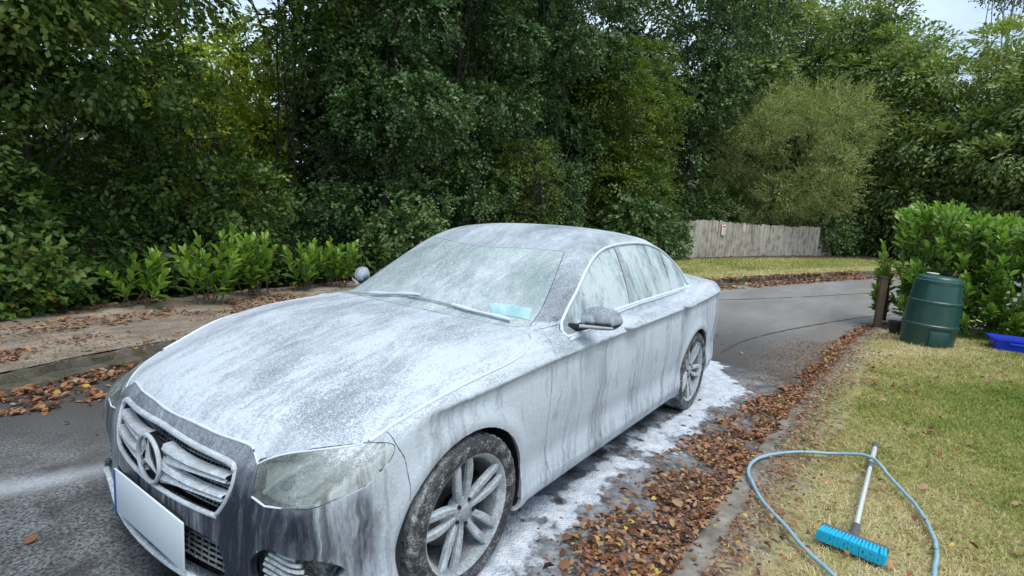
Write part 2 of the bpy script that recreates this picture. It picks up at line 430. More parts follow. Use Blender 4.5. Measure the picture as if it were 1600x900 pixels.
def unit(v): return v/np.maximum(np.linalg.norm(v, axis=-1, keepdims=True), 1e-9)
def leaves(P, D, Nrm, L, W, tint, fold=.25, six=False):
    """P base (n,3), D direction, Nrm blade normal; returns verts, faces, attr"""
    n = len(P); D = unit(D); S = unit(np.cross(D, Nrm)); Nn = np.cross(S, D)
    L = np.broadcast_to(L, (n,))[:, None]; W = np.broadcast_to(W, (n,))[:, None]
    if not six:
        V = np.stack([P, P+D*L*.45+S*W*.5+Nn*W*fold*.5, P+D*L-Nn*L*.10, P+D*L*.45-S*W*.5+Nn*W*fold*.5], 1).reshape(-1, 3)
        b = np.arange(n)[:, None]*4
        F = np.concatenate([b+np.array([[0, 1, 2]]), b+np.array([[0, 2, 3]])])
        A = np.repeat(tint, 4)
    else:
        V = np.stack([P, P+D*L*.28+S*W*.42+Nn*W*fold*.4, P+D*L*.66+S*W*.46+Nn*W*fold*.4-Nn*L*.03, P+D*L-Nn*L*.14,
                      P+D*L*.66-S*W*.46+Nn*W*fold*.4-Nn*L*.03, P+D*L*.28-S*W*.42+Nn*W*fold*.4, P+D*L*.5-Nn*L*.0], 1).reshape(-1, 3)
        b = np.arange(n)[:, None]*7
        F = np.concatenate([b+np.array([q]) for q in ([0, 1, 6], [1, 2, 6], [2, 3, 6], [3, 4, 6], [4, 5, 6], [5, 0, 6])])
        A = np.repeat(tint, 7)
    return V, F, A
def sprays(rng, C, out, n_per, length, leaf, aspect, droop=.25, flat=.6, spread=.55, tint0=None, up=.35):
    """C spray bases (m,3); out outward unit vectors; leaves set alternately along a drooping twig in a near level plane"""
    m = len(C)
    d = unit(out+rng.normal(size=(m, 3))*.35+np.array([0, 0, up*.3]))
    nz = unit(np.array([0, 0, 1.])*flat+out*(1-flat)*1.1+rng.normal(size=(m, 3))*.28)
    s = unit(np.cross(d, nz))
    ts = (np.arange(n_per)+.5)/n_per
    Ls = length*rng.uniform(.6, 1.25, (m, 1))
    P = C[:, None]+d[:, None]*(ts[None]*Ls)[..., None]-np.array([0, 0, 1.])*(droop*(ts[None]**2)*Ls)[..., None]
    side = np.where(np.arange(n_per) % 2 == 0, 1., -1.)[None, :, None]
    P = P+s[:, None]*side*(rng.uniform(0, .3, (m, n_per, 1))*leaf*2)
    D = d[:, None]*.75+s[:, None]*side*spread+rng.normal(size=(m, n_per, 3))*.22-np.array([0, 0, .15])
    Nn = nz[:, None]+rng.normal(size=(m, n_per, 3))*.28
    tint = (tint0 if tint0 is not None else rng.uniform(.2, .8, m))[:, None]+rng.normal(size=(m, n_per))*.13
    sz = leaf*rng.uniform(.65, 1.3, (m, n_per))
    return leaves(P.reshape(-1, 3), D.reshape(-1, 3), Nn.reshape(-1, 3), sz.ravel(), (sz*aspect).ravel(), np.clip(tint.ravel(), 0, 1))
def lumps(rng, blobs, m, inner=.15):
    """spray bases on the outside of many overlapping lumps (cx,cy,cz,rx,ry,rz)"""
    B = np.array(blobs, float); w = (B[:, 3]*B[:, 4]+B[:, 4]*B[:, 5]+B[:, 3]*B[:, 5]); w /= w.sum()
    k = rng.choice(len(B), m, p=w); u = unit(rng.normal(size=(m, 3)))
    r = 1-np.abs(rng.normal(size=(m, 1)))*inner
    P = B[k, :3]+u*B[k, 3:]*r
    # drop those well inside another lump
    keep = np.ones(m, bool)
    for b in B:
        q = np.linalg.norm((P-b[:3])/b[3:], axis=1); keep &= (q > .62)
    return P[keep], unit(u*B[k, 3:].mean(1, keepdims=True)/B[k, 3:])[keep], k[keep]
def make_lumps(rng, base, shell, n, r, squash=.75):
    """child lumps scattered over parent ellipsoids"""
    S = np.array(shell, float); w = S[:, 3]*S[:, 5]; w = w/w.sum(); out = []
    for _ in range(n):
        s = S[rng.choice(len(S), p=w)]; u = unit(rng.normal(size=3)); rr = r*rng.uniform(.55, 1.35)
        c = s[:3]+u*s[3:]*rng.uniform(.62, 1.0)
        out.append((*c, rr*rng.uniform(.8, 1.3), rr*rng.uniform(.8, 1.3), rr*squash))
    return [(b[0]+base[0], b[1]+base[1], b[2]+base[2], *b[3:]) for b in out]
def crown_mesh(name, rng, shell, n_l, r_l, m, n_per, length, leaf, aspect, zmin=.05, squash=.7, keepfun=None, tintfun=None, extra=None, **k):
    bl = make_lumps(rng, (0, 0, 0), shell, n_l, r_l, squash)
    C, o, kk = lumps(rng, bl, m)
    lt = rng.uniform(.22, .72, len(bl))
    ok = C[:, 2] > zmin
    if keepfun is not None: ok &= keepfun(C)
    C, o, kk = C[ok], o[ok], kk[ok]
    t0 = lt[kk]+rng.normal(size=len(C))*.09
    if tintfun is not None: t0 = tintfun(C, t0)
    V, F, A = sprays(rng, C, o, n_per, length, leaf, aspect, tint0=t0, **k)
    return mesh_np(name, V, F, {'tint': A}, smooth=False), bl
def limb(mb, rng, p0, p1, r0, r1, n=7, wig=.08):
    p0 = np.array(p0, float); p1 = np.array(p1, float); L = np.linalg.norm(p1-p0); pts = []; off = np.zeros(3)
    for i in range(n+1):
        f = i/n; off = off+rng.normal(size=3)*wig*L/n; pts.append(p0*(1-f)+p1*f+off*(1 if i else 0)+np.array([0, 0, .0]))
    mb.tube(pts, [r0*(1-i/n)+r1*i/n for i in range(n+1)], 8); return pts
def trunk_obj(rng, root, h, r, shell, n_limbs=9, mat=None, lean=(0, 0), stems=1, twigs=3):
    mb = MB()
    for s_ in range(stems):
        b = np.array([rng.normal()*.25*(stems > 1), rng.normal()*.25*(stems > 1), -.2]); top = np.array([lean[0]+rng.normal()*.4, lean[1]+rng.normal()*.4, h*rng.uniform(.85, 1)])
        pts = limb(mb, rng, b, top, r/math.sqrt(stems), r*.15, 12, .05)
        S = np.array(shell)
        for i in range(max(3, n_limbs//stems)):
            f = rng.uniform(.22, .95); j = int(f*12); s = S[rng.integers(len(S))]
            u = unit(rng.normal(size=3)); u[2] = abs(u[2])*.5
            e = s[:3]+u*s[3:]*.85
            if e[2] < pts[j][2]*.6: e[2] = pts[j][2]*.9
            lp = limb(mb, rng, pts[j], e, r*.42*(1-f*.7)/math.sqrt(stems), .012, 7, .09)
            for _ in range(twigs):
                q = rng.integers(3, 7); e2 = np.array(lp[q])+unit(rng.normal(size=3))*rng.uniform(.5, 1.1)
                limb(mb, rng, lp[q], e2, .016, .004, 4, .1)
    return mb.build('trunk', mat or M_BARK, root, angle=60)

MAT_BEECH = leaf_mat('hedge_leaf', (.034, .078, .016), (.096, .178, .036), (.24, .33, .070), .5, .34, alt=(.20, .15, .03))
MAT_IVY = leaf_mat('ivy_leaf', (.030, .072, .022), (.085, .160, .052), (.19, .28, .105), .42, .2, .35)
MAT_HAZEL = leaf_mat('hazel_leaf', (.050, .092, .016), (.125, .19, .034), (.25, .31, .065), .5, .38)
MAT_YEL = leaf_mat('sun_painted_leaf', (.22, .30, .03), (.40, .48, .06), (.66, .70, .13), .5, .55)  # sunshine on the tree in the gap is put into this yellow leaf colour
MAT_OLIVE = leaf_mat('willow_leaf', (.17, .205, .075), (.34, .39, .150), (.53, .57, .26), .6, .3)
MAT_FARBEECH = leaf_mat('haze_pale_beech_leaf', (.10, .165, .062), (.22, .31, .115), (.42, .50, .20), .55, .35, alt=(.35, .28, .08))  # distance haze is put into this paler, greyer leaf colour
MAT_BIRCH = leaf_mat('birch_leaf', (.10, .12, .05), (.20, .21, .09), (.34, .32, .14), .6, .4)
MAT_DARK = leaf_mat('shade_dark_leaf', (.036, .068, .016), (.066, .115, .028), (.11, .175, .045), .5, .2)  # darker leaf colour that paints in the shade of the deep wood
MAT_LAUREL = leaf_mat('laurel_leaf', (.060, .140, .020), (.150, .300, .036), (.40, .60, .11), .32, .42, .5)


G1 = 'tall leafy trees and hedge growth behind the pavement'
def plant(name, label, cat, loc, group, mat, key, shell, n_l, r_l, m, n_per, length, leaf, aspect, h, r, seed=0, stems=1, bark=None, n_limbs=9, rot=0, twigs=3, **k):
    rng = np.random.default_rng(seed)
    root = empty(name, loc, label, cat, group, rot=(0, 0, rot))
    me, _ = crown_mesh('crown', rng, shell, n_l, r_l, m, n_per, length, leaf, aspect, **k)
    link('crown', me, mat, root)
    trunk_obj(rng, root, h, r, shell, n_limbs=n_limbs, mat=bark, stems=stems, twigs=twigs)
    return root

# --- left: broad-leaved hedge trees, leaves large enough to read
for i, (x, y, h_, lab) in enumerate([
        (.9, -7.1, 8.0, 'dark green broad-leaved hedge tree at the far left edge, leaves hanging down to the pavement'),
        (-.45, -6.9, 8.4, 'dense mid green hedge tree with dull yellowish leaves, just left of the sky gap'),
        (-3.1, -7.3, 4.6, 'low leafy thicket under the yellow sunlit gap behind the laurel shoots')]):
    if i < 2:
        sh = [(0, 0, 2.0, 1.7, 1.6, 1.9), (0, .1, 4.4, 1.9, 1.8, 1.8), (.1, .2, 6.6, 1.9, 1.9, 1.6)]
        m_ = 6200
    else:
        sh = [(0, 0, .9, 1.2, 1.0, .9), (.9, -.2, 1.9, .7, .8, .9), (.5, 0, 3.2, .7, .4, 1.0)]; m_ = 1750
    plant('hedge_tree', lab, 'tree', (x, y, .25), G1, MAT_BEECH, 'b', sh, 46 if i < 2 else 18, .62, m_, 10, .30, .086, .62, h_*(.8 if i < 2 else .45), .085, seed=20+i, stems=2, droop=.3, twigs=2)
# branch roof over the gap
plant('overhanging_tree', 'tree whose dark leafy boughs roof the bright gap at upper left', 'tree', (-5.3, -8.9, .25), G1, MAT_BEECH, 'b',
      [(1.5, 1.3, 6.4, 2.3, 1.6, .75), (2.6, 1.5, 5.5, 1.1, .9, .35), (.4, 1.4, 4.9, .6, .5, .5)], 34, .5, 2500, 9, .30, .085, .6, 7.4, .055, seed=31, stems=3, droop=.35)
plant('sunlit_tree', 'yellow-green tree, leaves coloured as if sunlit, seen through the gap at upper left', 'tree', (-7.2, -14.5, .2), G1, MAT_YEL, 'y',
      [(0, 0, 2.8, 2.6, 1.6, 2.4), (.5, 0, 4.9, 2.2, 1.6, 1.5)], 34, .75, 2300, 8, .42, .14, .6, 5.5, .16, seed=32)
# --- centre: ivy-clad trees
for i, (x, y, rr, hh, lab) in enumerate([
        (-6.1, -6.9, 1.55, 8.6, 'blue-green ivy-clad tree left of centre, above the laurel shoots'),
        (-8.6, -7.4, 1.85, 9.4, 'ivy-clad tree with a dark hollow beside it, behind the car windscreen'),
        (-12.0, -7.5, 1.9, 10.2, 'dark ivy-covered tree behind the car roof'),
        (-16.2, -8.2, 2.0, 11.5, 'tall ivy-covered tree between the car roof and the yellowish hazel')]):
    sh = [(0, 0, hh*.16, rr, rr, hh*.17), (.15, .1, hh*.38, rr*.85, rr*.9, hh*.15), (-.1, .15, hh*.60, rr*.95, rr*.95, hh*.14), (.1, .2, hh*.84, rr*1.25, rr*1.1, hh*.15), (0, .35, hh*.5, .5, .45, hh*.42)]
    s_ = 1+.12*i
    plant('ivy_clad_tree', lab, 'tree', (x, y, .2), G1, MAT_IVY, 'i', sh, 70, .52, 8200, 9, .24*s_, .072*s_, .82, hh*.85, .10, seed=40+i, droop=.55, flat=.25, n_limbs=14)
# outer boughs of the broad-leaved canopy over the centre
for i, (x, y, hh, lab) in enumerate([
        (-8.6, -10.4, 11.5, 'tall dark tree behind the ivy at top centre-left'),
        (-13.5, -11.0, 13.5, 'tall dark tree behind the ivy at top centre')]):
    plant('canopy_tree', lab, 'tree', (x, y, .2), G1, MAT_BEECH, 'c', [(0, 0, hh*.45, 2.6, 2.0, 2.6), (0, .4, hh*.72, 3.0, 2.4, 2.4)], 60, .85, 4200, 8, .42, .12, .62, hh*.85, .25, seed=50+i, droop=.4)
# --- hazel, yellow green
for i, (x, y, hh, lab) in enumerate([
        (-17.3, -6.9, 7.2, 'yellow-green hazel with arching sprays behind the back of the car roof'),
        (-20.6, -7.6, 8.4, 'olive-green hazel right of the yellowish one, above the ivy end of the fence')]):
    plant('hazel', lab, 'tree', (x, y, .2), G1, MAT_HAZEL, 'h', [(0, 0, hh*.3, 1.9, 1.5, hh*.28), (.2, 0, hh*.68, 2.1, 1.6, hh*.26)], 46, .75, 4200, 8, .5, .125, .55, hh*.9, .14, seed=60+i, stems=4, droop=.45, flat=.8, squash=.4)
plant('ivy_clad_tree', 'ivy-hung tree left of the willow, light showing through its high crown', 'tree', (-26.5, -7.2, .2), G1, MAT_IVY, 'i',
      [(0, 0, 3.0, 1.2, 1.2, 3.0), (0, 0, 7.0, 1.2, 1.2, 3.4), (1.0, -.6, 11.5, 3.2, 2.4, 2.2), (-1.4, 1.3, 12.6, 3.3, 2.6, 2.6), (-.6, .8, 8.2, 1.5, 1.4, 2.2)], 70, .95, 5200, 8, .42, .15, .8, 13, .3, seed=66, droop=.7, flat=.25)
plant('hazel', 'small loose hazel poking out below the ivy behind the windscreen', 'tree', (-10.4, -6.0, .2), G1, MAT_HAZEL, 'h', [(0, 0, 1.9, 1.1, .5, 1.5), (.6, -.1, 3.3, .7, .4, .6)], 22, .34, 800, 8, .36, .085, .55, 3.2, .05, seed=63, stems=4, droop=.5, flat=.8)
# --- olive willow shrub
plant('willow', 'rounded grey-olive willow leaning over the wooden fence', 'tree', (-30.5, -3.6, .2), None, MAT_OLIVE, 'w',
      [(0, 0, 5.1, 4.0, 3.9, 3.8), (1.0, -1.5, 2.6, 3.0, 2.6, 1.9)], 90, .85, 7800, 10, .62, .17, .20, 5, .12, seed=70, stems=5, droop=.15, flat=.3, up=1.4, spread=.35)
plant('understorey_bush', 'dark shaded bush behind the fence under the willow', 'bush', (-27.2, -6.4, .2), None, MAT_DARK, 'd',
      [(0, 0, 1.8, 3.2, 1.4, 1.5), (3.0, -.4, 1.9, 2.4, 1.3, 1.5)], 30, .8, 2400, 8, .4, .16, .6, 2.5, .1, seed=71, stems=4)
# --- right: far beeches in tiers
G2 = 'pale green beeches beyond the lane'
far = [(-44, -4.6, 18.0, 'tall pale beech rising over the top of the willow to the upper edge'),
       (-41, -8.0, 18.8, 'pale beech directly behind the willow, reaching the top edge beside the sky'),
       (-40, -1.2, 15.6, 'layered pale green beech right of the willow, below the open sky'),
       (-37.5, 3.2, 12.8, 'broad light green beech above the laurel hedge'),
       (-35, 7.8, 11.2, 'light green beech at the far right edge above the hedge')]
for i, (x, y, hh, lab) in enumerate(far):
    plant('beech', lab, 'tree', (x, y, .2), G2, MAT_FARBEECH, 'f', [(0, 0, hh*.22, 3.4, 3.4, hh*.2), (0, .2, hh*.5, 3.5, 3.6, hh*.22), (.2, 0, hh*.78, 2.7, 2.8, hh*.2)],
          85, 1.25, 6200, 9, .95, .26, .55, hh*.9, .35, seed=80+i, droop=.35, flat=.85, squash=.34)
plant('birch', 'feathery birch top rising into the sky above the beeches', 'tree', (-52, 6.0, .2), None, MAT_BIRCH, 'bi',
      [(0, .4, 21.0, 1.5, 1.9, 3.2), (.2, 2.6, 18.6, 1.2, 1.4, 1.8)], 30, .9, 1200, 9, .8, .22, .5, 22, .25, seed=90, bark=M_BARK_PALE, droop=.9)
plant('birch', 'slender pale birch crown at the top edge left of the sky', 'tree', (-50, -11, .2), None, MAT_BIRCH, 'bi',
      [(0, 0, 18, 3.2, 3.2, 4.2)], 36, 1.1, 1300, 9, .9, .25, .5, 20, .25, seed=91, bark=M_BARK_PALE, droop=.8)
# --- deep wood behind, one mass nobody could count
rng = np.random.default_rng(5)
def wood(name, path, h0, h1, m, leaf, mat, seed, thick=3.0, z0=.0):
    rng = np.random.default_rng(seed); P = np.array(path, float)
    d = np.r_[0, np.cumsum(np.linalg.norm(np.diff(P, axis=0), axis=1))]; s = rng.uniform(0, d[-1], m)
    x = np.interp(s, d, P[:, 0]); y = np.interp(s, d, P[:, 1]); T = np.array([np.gradient(P[:, 0], d), np.gradient(P[:, 1], d)]).T
    nx = np.interp(s, d, T[:, 1]); ny = -np.interp(s, d, T[:, 0]); q = rng.uniform(-1, 1, m)*thick
    hh = h0+(h1-h0)*fbm(s, q, .23, seed); z = z0+rng.uniform(0, 1, m)**.9*hh
    C = np.stack([x+nx*q, y+ny*q, z], 1)
    o = unit(np.array([[CAM_POS.x, CAM_POS.y, 3.]])-C)
    V, F, A = sprays(rng, C, o, 6, leaf*3, leaf, .6, tint0=rng.uniform(0, .8, m))
    ob = link(name, mesh_np(name, V, F, {'tint': A}, smooth=False), mat)
    tag(ob, 'deep shaded woodland massed behind the front trees', 'woodland', None, 'stuff'); return ob
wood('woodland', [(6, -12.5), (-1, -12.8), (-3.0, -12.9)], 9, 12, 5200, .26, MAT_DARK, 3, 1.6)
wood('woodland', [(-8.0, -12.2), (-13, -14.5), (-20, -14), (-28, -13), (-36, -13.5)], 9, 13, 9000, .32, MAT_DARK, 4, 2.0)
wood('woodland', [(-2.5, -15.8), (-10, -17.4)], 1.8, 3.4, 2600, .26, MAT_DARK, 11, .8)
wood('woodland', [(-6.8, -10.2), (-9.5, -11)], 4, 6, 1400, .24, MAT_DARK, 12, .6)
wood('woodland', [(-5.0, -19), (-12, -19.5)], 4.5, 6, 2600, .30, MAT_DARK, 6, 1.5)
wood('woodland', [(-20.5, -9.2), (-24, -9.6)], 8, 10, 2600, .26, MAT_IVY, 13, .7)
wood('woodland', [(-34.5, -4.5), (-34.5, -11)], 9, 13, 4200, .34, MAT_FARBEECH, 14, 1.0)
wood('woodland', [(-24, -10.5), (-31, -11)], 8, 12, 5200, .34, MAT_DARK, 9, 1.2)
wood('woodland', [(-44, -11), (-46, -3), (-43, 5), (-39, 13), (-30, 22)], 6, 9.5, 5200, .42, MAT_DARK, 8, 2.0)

# --- laurel shoots on the hedge bank
def laurel_shoots(rng, stems, leaf, per):
    """stems: list of (base, tip); big glossy leaves up each stem"""
    mb = MB(); VV = []; FF = []; AA = []; o_ = 0
    for b, tp in stems:
        b = np.array(b, float); tp = np.array(tp, float); L = np.linalg.norm(tp-b)
        mid = (b+tp)/2+rng.normal(size=3)*.06*L
        pts = [b*(1-f)**2+2*mid*f*(1-f)+tp*f*f for f in np.linspace(0, 1, 8)]
        mb.tube(pts, np.linspace(.009, .004, 8), 6)
        n = per; f = np.linspace(.22, 1.0, n); P = np.array([b*(1-q)**2+2*mid*q*(1-q)+tp*q*q for q in f])
        ax = unit(tp-b); a1 = unit(np.cross(ax, rng.normal(size=3))); a2 = np.cross(ax, a1)
        ph = np.arange(n)*2.4+rng.uniform(0, 6)
        rad = a1*np.cos(ph)[:, None]+a2*np.sin(ph)[:, None]
        D = rad*(.95-.5*f[:, None])+ax*(.55+.5*f[:, None])+rng.normal(size=(n, 3))*.15
        Nn = ax[None]*1.0-rad*.5+rng.normal(size=(n, 3))*.15
        sz = leaf*rng.uniform(.75, 1.2, n)*(1-.35*(f > .93))
        V, F, A = leaves(P, D, Nn, sz, sz*.44, np.clip(.35+.4*f+rng.normal(size=n)*.12, 0, 1), six=True)
        VV.append(V); FF.append(F+o_); AA.append(A); o_ += len(V)
    return mb, np.concatenate(VV), np.concatenate(FF), np.concatenate(AA)
G3 = 'laurel shoots at the foot of the hedge'
for i, (x, y, w, hh, n, lab) in enumerate([
        (-1.0, -5.12, .34, .62, 6, 'leftmost laurel shoot, short and sparse with a few pale leaves'),
        (-1.70, -4.95, .34, .86, 9, 'bushy upright laurel shoot, second from the left'),
        (-2.48, -5.14, .38, .92, 10, 'tallest laurel shoot, fanned out to the left of the car'),
        (-3.38, -5.26, .28, .72, 8, 'thin laurel shoot, second from the car'),
        (-3.92, -5.25, .25, .72, 8, 'laurel shoot closest to the car, beside the far wing mirror')]):
    rng = np.random.default_rng(100+i); root = empty('laurel_plant', (x, y, .18), lab, 'shrub', G3)
    st = []
    for k in range(n):
        bx, by = rng.normal(size=2)*.07; a = rng.uniform(0, 2*math.pi); rr = w*rng.uniform(.3, 1.05)
        st.append(((bx, by, 0), (bx+rr*math.cos(a), by+rr*math.sin(a)*.6+.05, hh*rng.uniform(.6, 1.05))))
    mb, V, F, A = laurel_shoots(rng, st, .175, 16)
    link('foliage', mesh_np('foliage', V, F, {'tint': A}), MAT_LAUREL, root); mb.build('stem', M_TWIG, root)
# ground-level ivy and bramble along the hedge foot
rng = np.random.default_rng(9); m = 2600
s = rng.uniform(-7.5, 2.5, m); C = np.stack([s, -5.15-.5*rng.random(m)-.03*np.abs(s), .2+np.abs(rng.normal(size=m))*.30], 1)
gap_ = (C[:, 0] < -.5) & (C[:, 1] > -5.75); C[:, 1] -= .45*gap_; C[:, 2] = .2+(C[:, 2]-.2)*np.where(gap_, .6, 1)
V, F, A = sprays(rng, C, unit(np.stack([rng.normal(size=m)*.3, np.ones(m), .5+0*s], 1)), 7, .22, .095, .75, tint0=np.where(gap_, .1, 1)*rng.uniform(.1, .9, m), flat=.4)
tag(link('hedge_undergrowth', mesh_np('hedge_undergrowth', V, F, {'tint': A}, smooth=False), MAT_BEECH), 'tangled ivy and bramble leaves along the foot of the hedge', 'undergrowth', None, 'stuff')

# --- laurel hedge on the right
rng = np.random.default_rng(120)
hroot = empty('laurel_hedge', (-9.95, 4.65, 0), 'bright green glossy laurel hedge behind the green compost bin', 'hedge')
st = [((.25, -2.62+.1*rng.random(), .1), (.75*rng.random()+.1, -2.75+.2*rng.random(), .5+1.0*rng.random())) for _ in range(30)]
for k in range(760):
    y = rng.uniform(-2.35, 3.2); x = rng.uniform(-.55, .95); top = 1.86+.18*math.sin(y*2.1)+.12*math.sin(y*5.3+1)+.16*rng.random()
    edge = min(1, max(0, (y+2.45)/.5)); top *= .80+.2*edge
    z0 = rng.uniform(.0, top-.45); L = rng.uniform(.35, .55)
    if rng.random() < .42: z0 = top-L*rng.uniform(.8, 1.05)
    fx = .55 if rng.random() < .75 else rng.normal()*.4
    if z0+L < top-.25: x = rng.uniform(.35, .95)
    yo = -.45 if y < -2.0 and rng.random() < .6 else rng.normal()*.2
    st.append(((x-.15, y, z0), (x+fx*L*.6, y+yo*L, z0+L*rng.uniform(.75, 1))))
mb, V, F, A = laurel_shoots(rng, st, .145, 15)
link('foliage', mesh_np('foliage', V, F, {'tint': A}), MAT_LAUREL, hroot); mb.build('stem', M_TWIG, hroot)
m = 900; C = np.stack([rng.uniform(-1.0, .55, m), rng.uniform(-2.2, 3.3, m), rng.uniform(.05, 1.7, m)], 1)
V, F, A = sprays(rng, C, unit(np.stack([np.ones(m), 0*C[:, 0], .3+0*C[:, 0]], 1)), 8, .4, .15, .5, tint0=rng.uniform(0, .3, m))
link('inner_foliage', mesh_np('inner_foliage', V, F, {'tint': A}, smooth=False), MAT_LAUREL, hroot)
# ------------------------------------------------------------------ leaf litter
def litter(name, X, Y, Z, size, label, seed, curl=.35, pal=0):
    rng = np.random.default_rng(seed); n = len(X)
    a = rng.uniform(0, 2*math.pi, n); D = np.stack([np.cos(a), np.sin(a), rng.normal(size=n)*.30], 1)
    N_ = unit(np.stack([rng.normal(size=n)*.40, rng.normal(size=n)*.40, np.ones(n)], 1))
    sz = size*rng.uniform(.6, 1.35, n)
    V, F, A = leaves(np.stack([X, Y, Z], 1), D, N_, sz, sz*rng.uniform(.42, .72, n), rng.random(n), fold=curl, six=True)
    o = link(name, mesh_np(name, V, F, {'tint': A}), M_LITTER); return tag(o, label, 'fallen leaves', None, 'stuff')
t = NT('dry_leaf'); a = t.attr('tint')
c = t.ramp(a, [(0, (.070, .038, .024)), (.25, (.18, .078, .038)), (.5, (.31, .140, .070)), (.72, (.42, .22, .125)), (.88, (.48, .33, .22)), (.955, (.46, .30, .08)), (1, (.62, .50, .09))])
t.set(t.mix(t.noise(40, 4), c, t.mix(1.0, c, (.6, .55, .5), 'MULTIPLY')), .7, spec=.35)
tr = t.n('ShaderNodeBsdfTranslucent'); t.l(c, tr.inputs[0]); ms = t.n('ShaderNodeMixShader'); ms.inputs[0].default_value = .15
t.l(t.p.outputs[0], ms.inputs[1]); t.l(tr.outputs[0], ms.inputs[2]); t.l(ms.outputs[0], t.out.inputs[0]); M_LITTER = t.m
rng = np.random.default_rng(200)
def gutter_pts(C, n, lo, hi, dens=None, s0=0, s1=1):
    """points along curve C at offsets lo..hi"""
    R = resample(C, 400); T = np.gradient(R, axis=0); T /= np.linalg.norm(T, axis=1)[:, None]; N_ = np.stack([-T[:, 1], T[:, 0]], 1)
    i = rng.integers(int(s0*399), int(s1*399), n); q = rng.random(n)
    lo_ = lo(R[i, 0]) if callable(lo) else lo; hi_ = hi(R[i, 0]) if callable(hi) else hi
    d = lo_+(hi_-lo_)*q; P = R[i]+N_[i]*d[:, None]+T[i]*rng.uniform(-.1, .1, (n, 1))
    return P[:, 0], P[:, 1], q
KRn = KR[(KR[:, 0] < 3.2) & (KR[:, 0] > -10)]
x, y, q = gutter_pts(KRn, 36000, -.06, lambda x: .18+.40*np.clip(1-np.abs(x+1.2)/3.2, 0, 1)**.7)
k = (fbm(x, y, 3.2, 3) > .26+.26*q**1.5) & (rng.random(len(x)) > .18+q*.45); x, y, q = x[k], y[k], q[k]
litter('leaf_litter', x, y, .008+.034*rng.random(len(x))*np.clip(1.1-q, .15, 1), .034, 'thick russet drift of fallen leaves along the lawn edging beside the car', 201)
x, y, q = gutter_pts(KRn, 800, 0.0, lambda x: .16+.40*np.clip(1-np.abs(x+1.2)/3.2, 0, 1)**.7)
litter('leaf_litter', x, y, .02+.03*rng.random(len(x)), .050, 'larger curled leaves lying over the russet drift beside the edging', 209, curl=.7)
KLn = KL[(KL[:, 0] < 6) & (KL[:, 0] > -9)]
x, y, q = gutter_pts(KLn, 9000, -.02, -.72); k = fbm(x, y, 2.5, 4) > .28+.34*q; x, y, q = x[k], y[k], q[k]
litter('leaf_litter', x, y, .008+.05*rng.random(len(x))*(1-q), .060, 'orange-brown fallen leaves heaped in the gutter left of the car nose', 202)
x, y, q = gutter_pts(KLn, 14000, .22, 2.3); k = fbm(x*.6, y*1.6, 1.5, 5) > .70-.30*q; x, y, q = x[k], y[k], q[k]
litter('leaf_litter', x, y, .135+.045*q+.015*rng.random(len(x)), .055, 'brown leaves scattered over the worn pavement under the hedge', 203)
KLf2 = KL[(KL[:, 0] < -8) & (KL[:, 0] > -30)]
x, y, q = gutter_pts(KLf2, 5200, -.55, .25); k = fbm(x, y, 1.0, 6) > .36; x, y, q = x[k], y[k], q[k]
litter('leaf_litter', x, y, np.where(q > .68, .15, .02), .10, 'faded orange leaves along the far kerb below the fence', 204)
n = 9000; x = rng.uniform(-7.5, 1.2, n); y = 1.60-np.abs(rng.normal(size=n))*.32; k = (y > .85) & (fbm(x, y, 2.5, 17) > .40); x, y = x[k], y[k]
litter('leaf_crumbs', x, y, .006+.004*rng.random(len(x)), .017, 'crumbled leaf bits scattered between the suds and the lawn edging', 207)
n = 3000; x = rng.uniform(-7, 1.2, n); y = 1.68+np.abs(rng.normal(size=n))*.16; litter('leaf_crumbs', x, y, .058+.01*rng.random(n), .026, 'broken leaf bits on the bare soil beside the edging', 208)
n = 9000; x = rng.uniform(-8.5, 1, n); y = 1.75+rng.random(n)**1.5*3.6; k = fbm(x, y, 2.4, 19) > .47; x, y = x[k], y[k]
litter('leaf_crumbs', x, y, .055+.02*rng.random(len(x)), .018, 'small brown leaf bits caught in the lawn grass', 210)
n = 9000; x = rng.uniform(-7, 3, n); y = rng.uniform(-5.2, -3.2, n); k = fbm(x*.7, y*1.4, 1.8, 29) > .46; x, y = x[k], y[k]
litter('leaf_crumbs', x, y, .15+.02*rng.random(len(x)), .024, 'trodden leaf bits on the worn pavement', 211)
# strays on the road, lawn and verge
n = 150; x = rng.uniform(-7, 1.8, n); y = rng.uniform(-2.6, 1.4, n); litter('leaf_litter', x, y, .008+0*x, .045, 'single yellow and brown leaves stray on the open tarmac', 205)
n = 1500; x = rng.uniform(-8.5, 1, n); y = 1.85+rng.random(n)**1.6*3.6; k = (fbm(x, y, 1.8, 9) > .42); x, y = x[k], y[k]
litter('leaf_litter', x, y, .07+.012*rng.random(len(x)), .045, 'dry brown leaves scattered over the grass', 206)

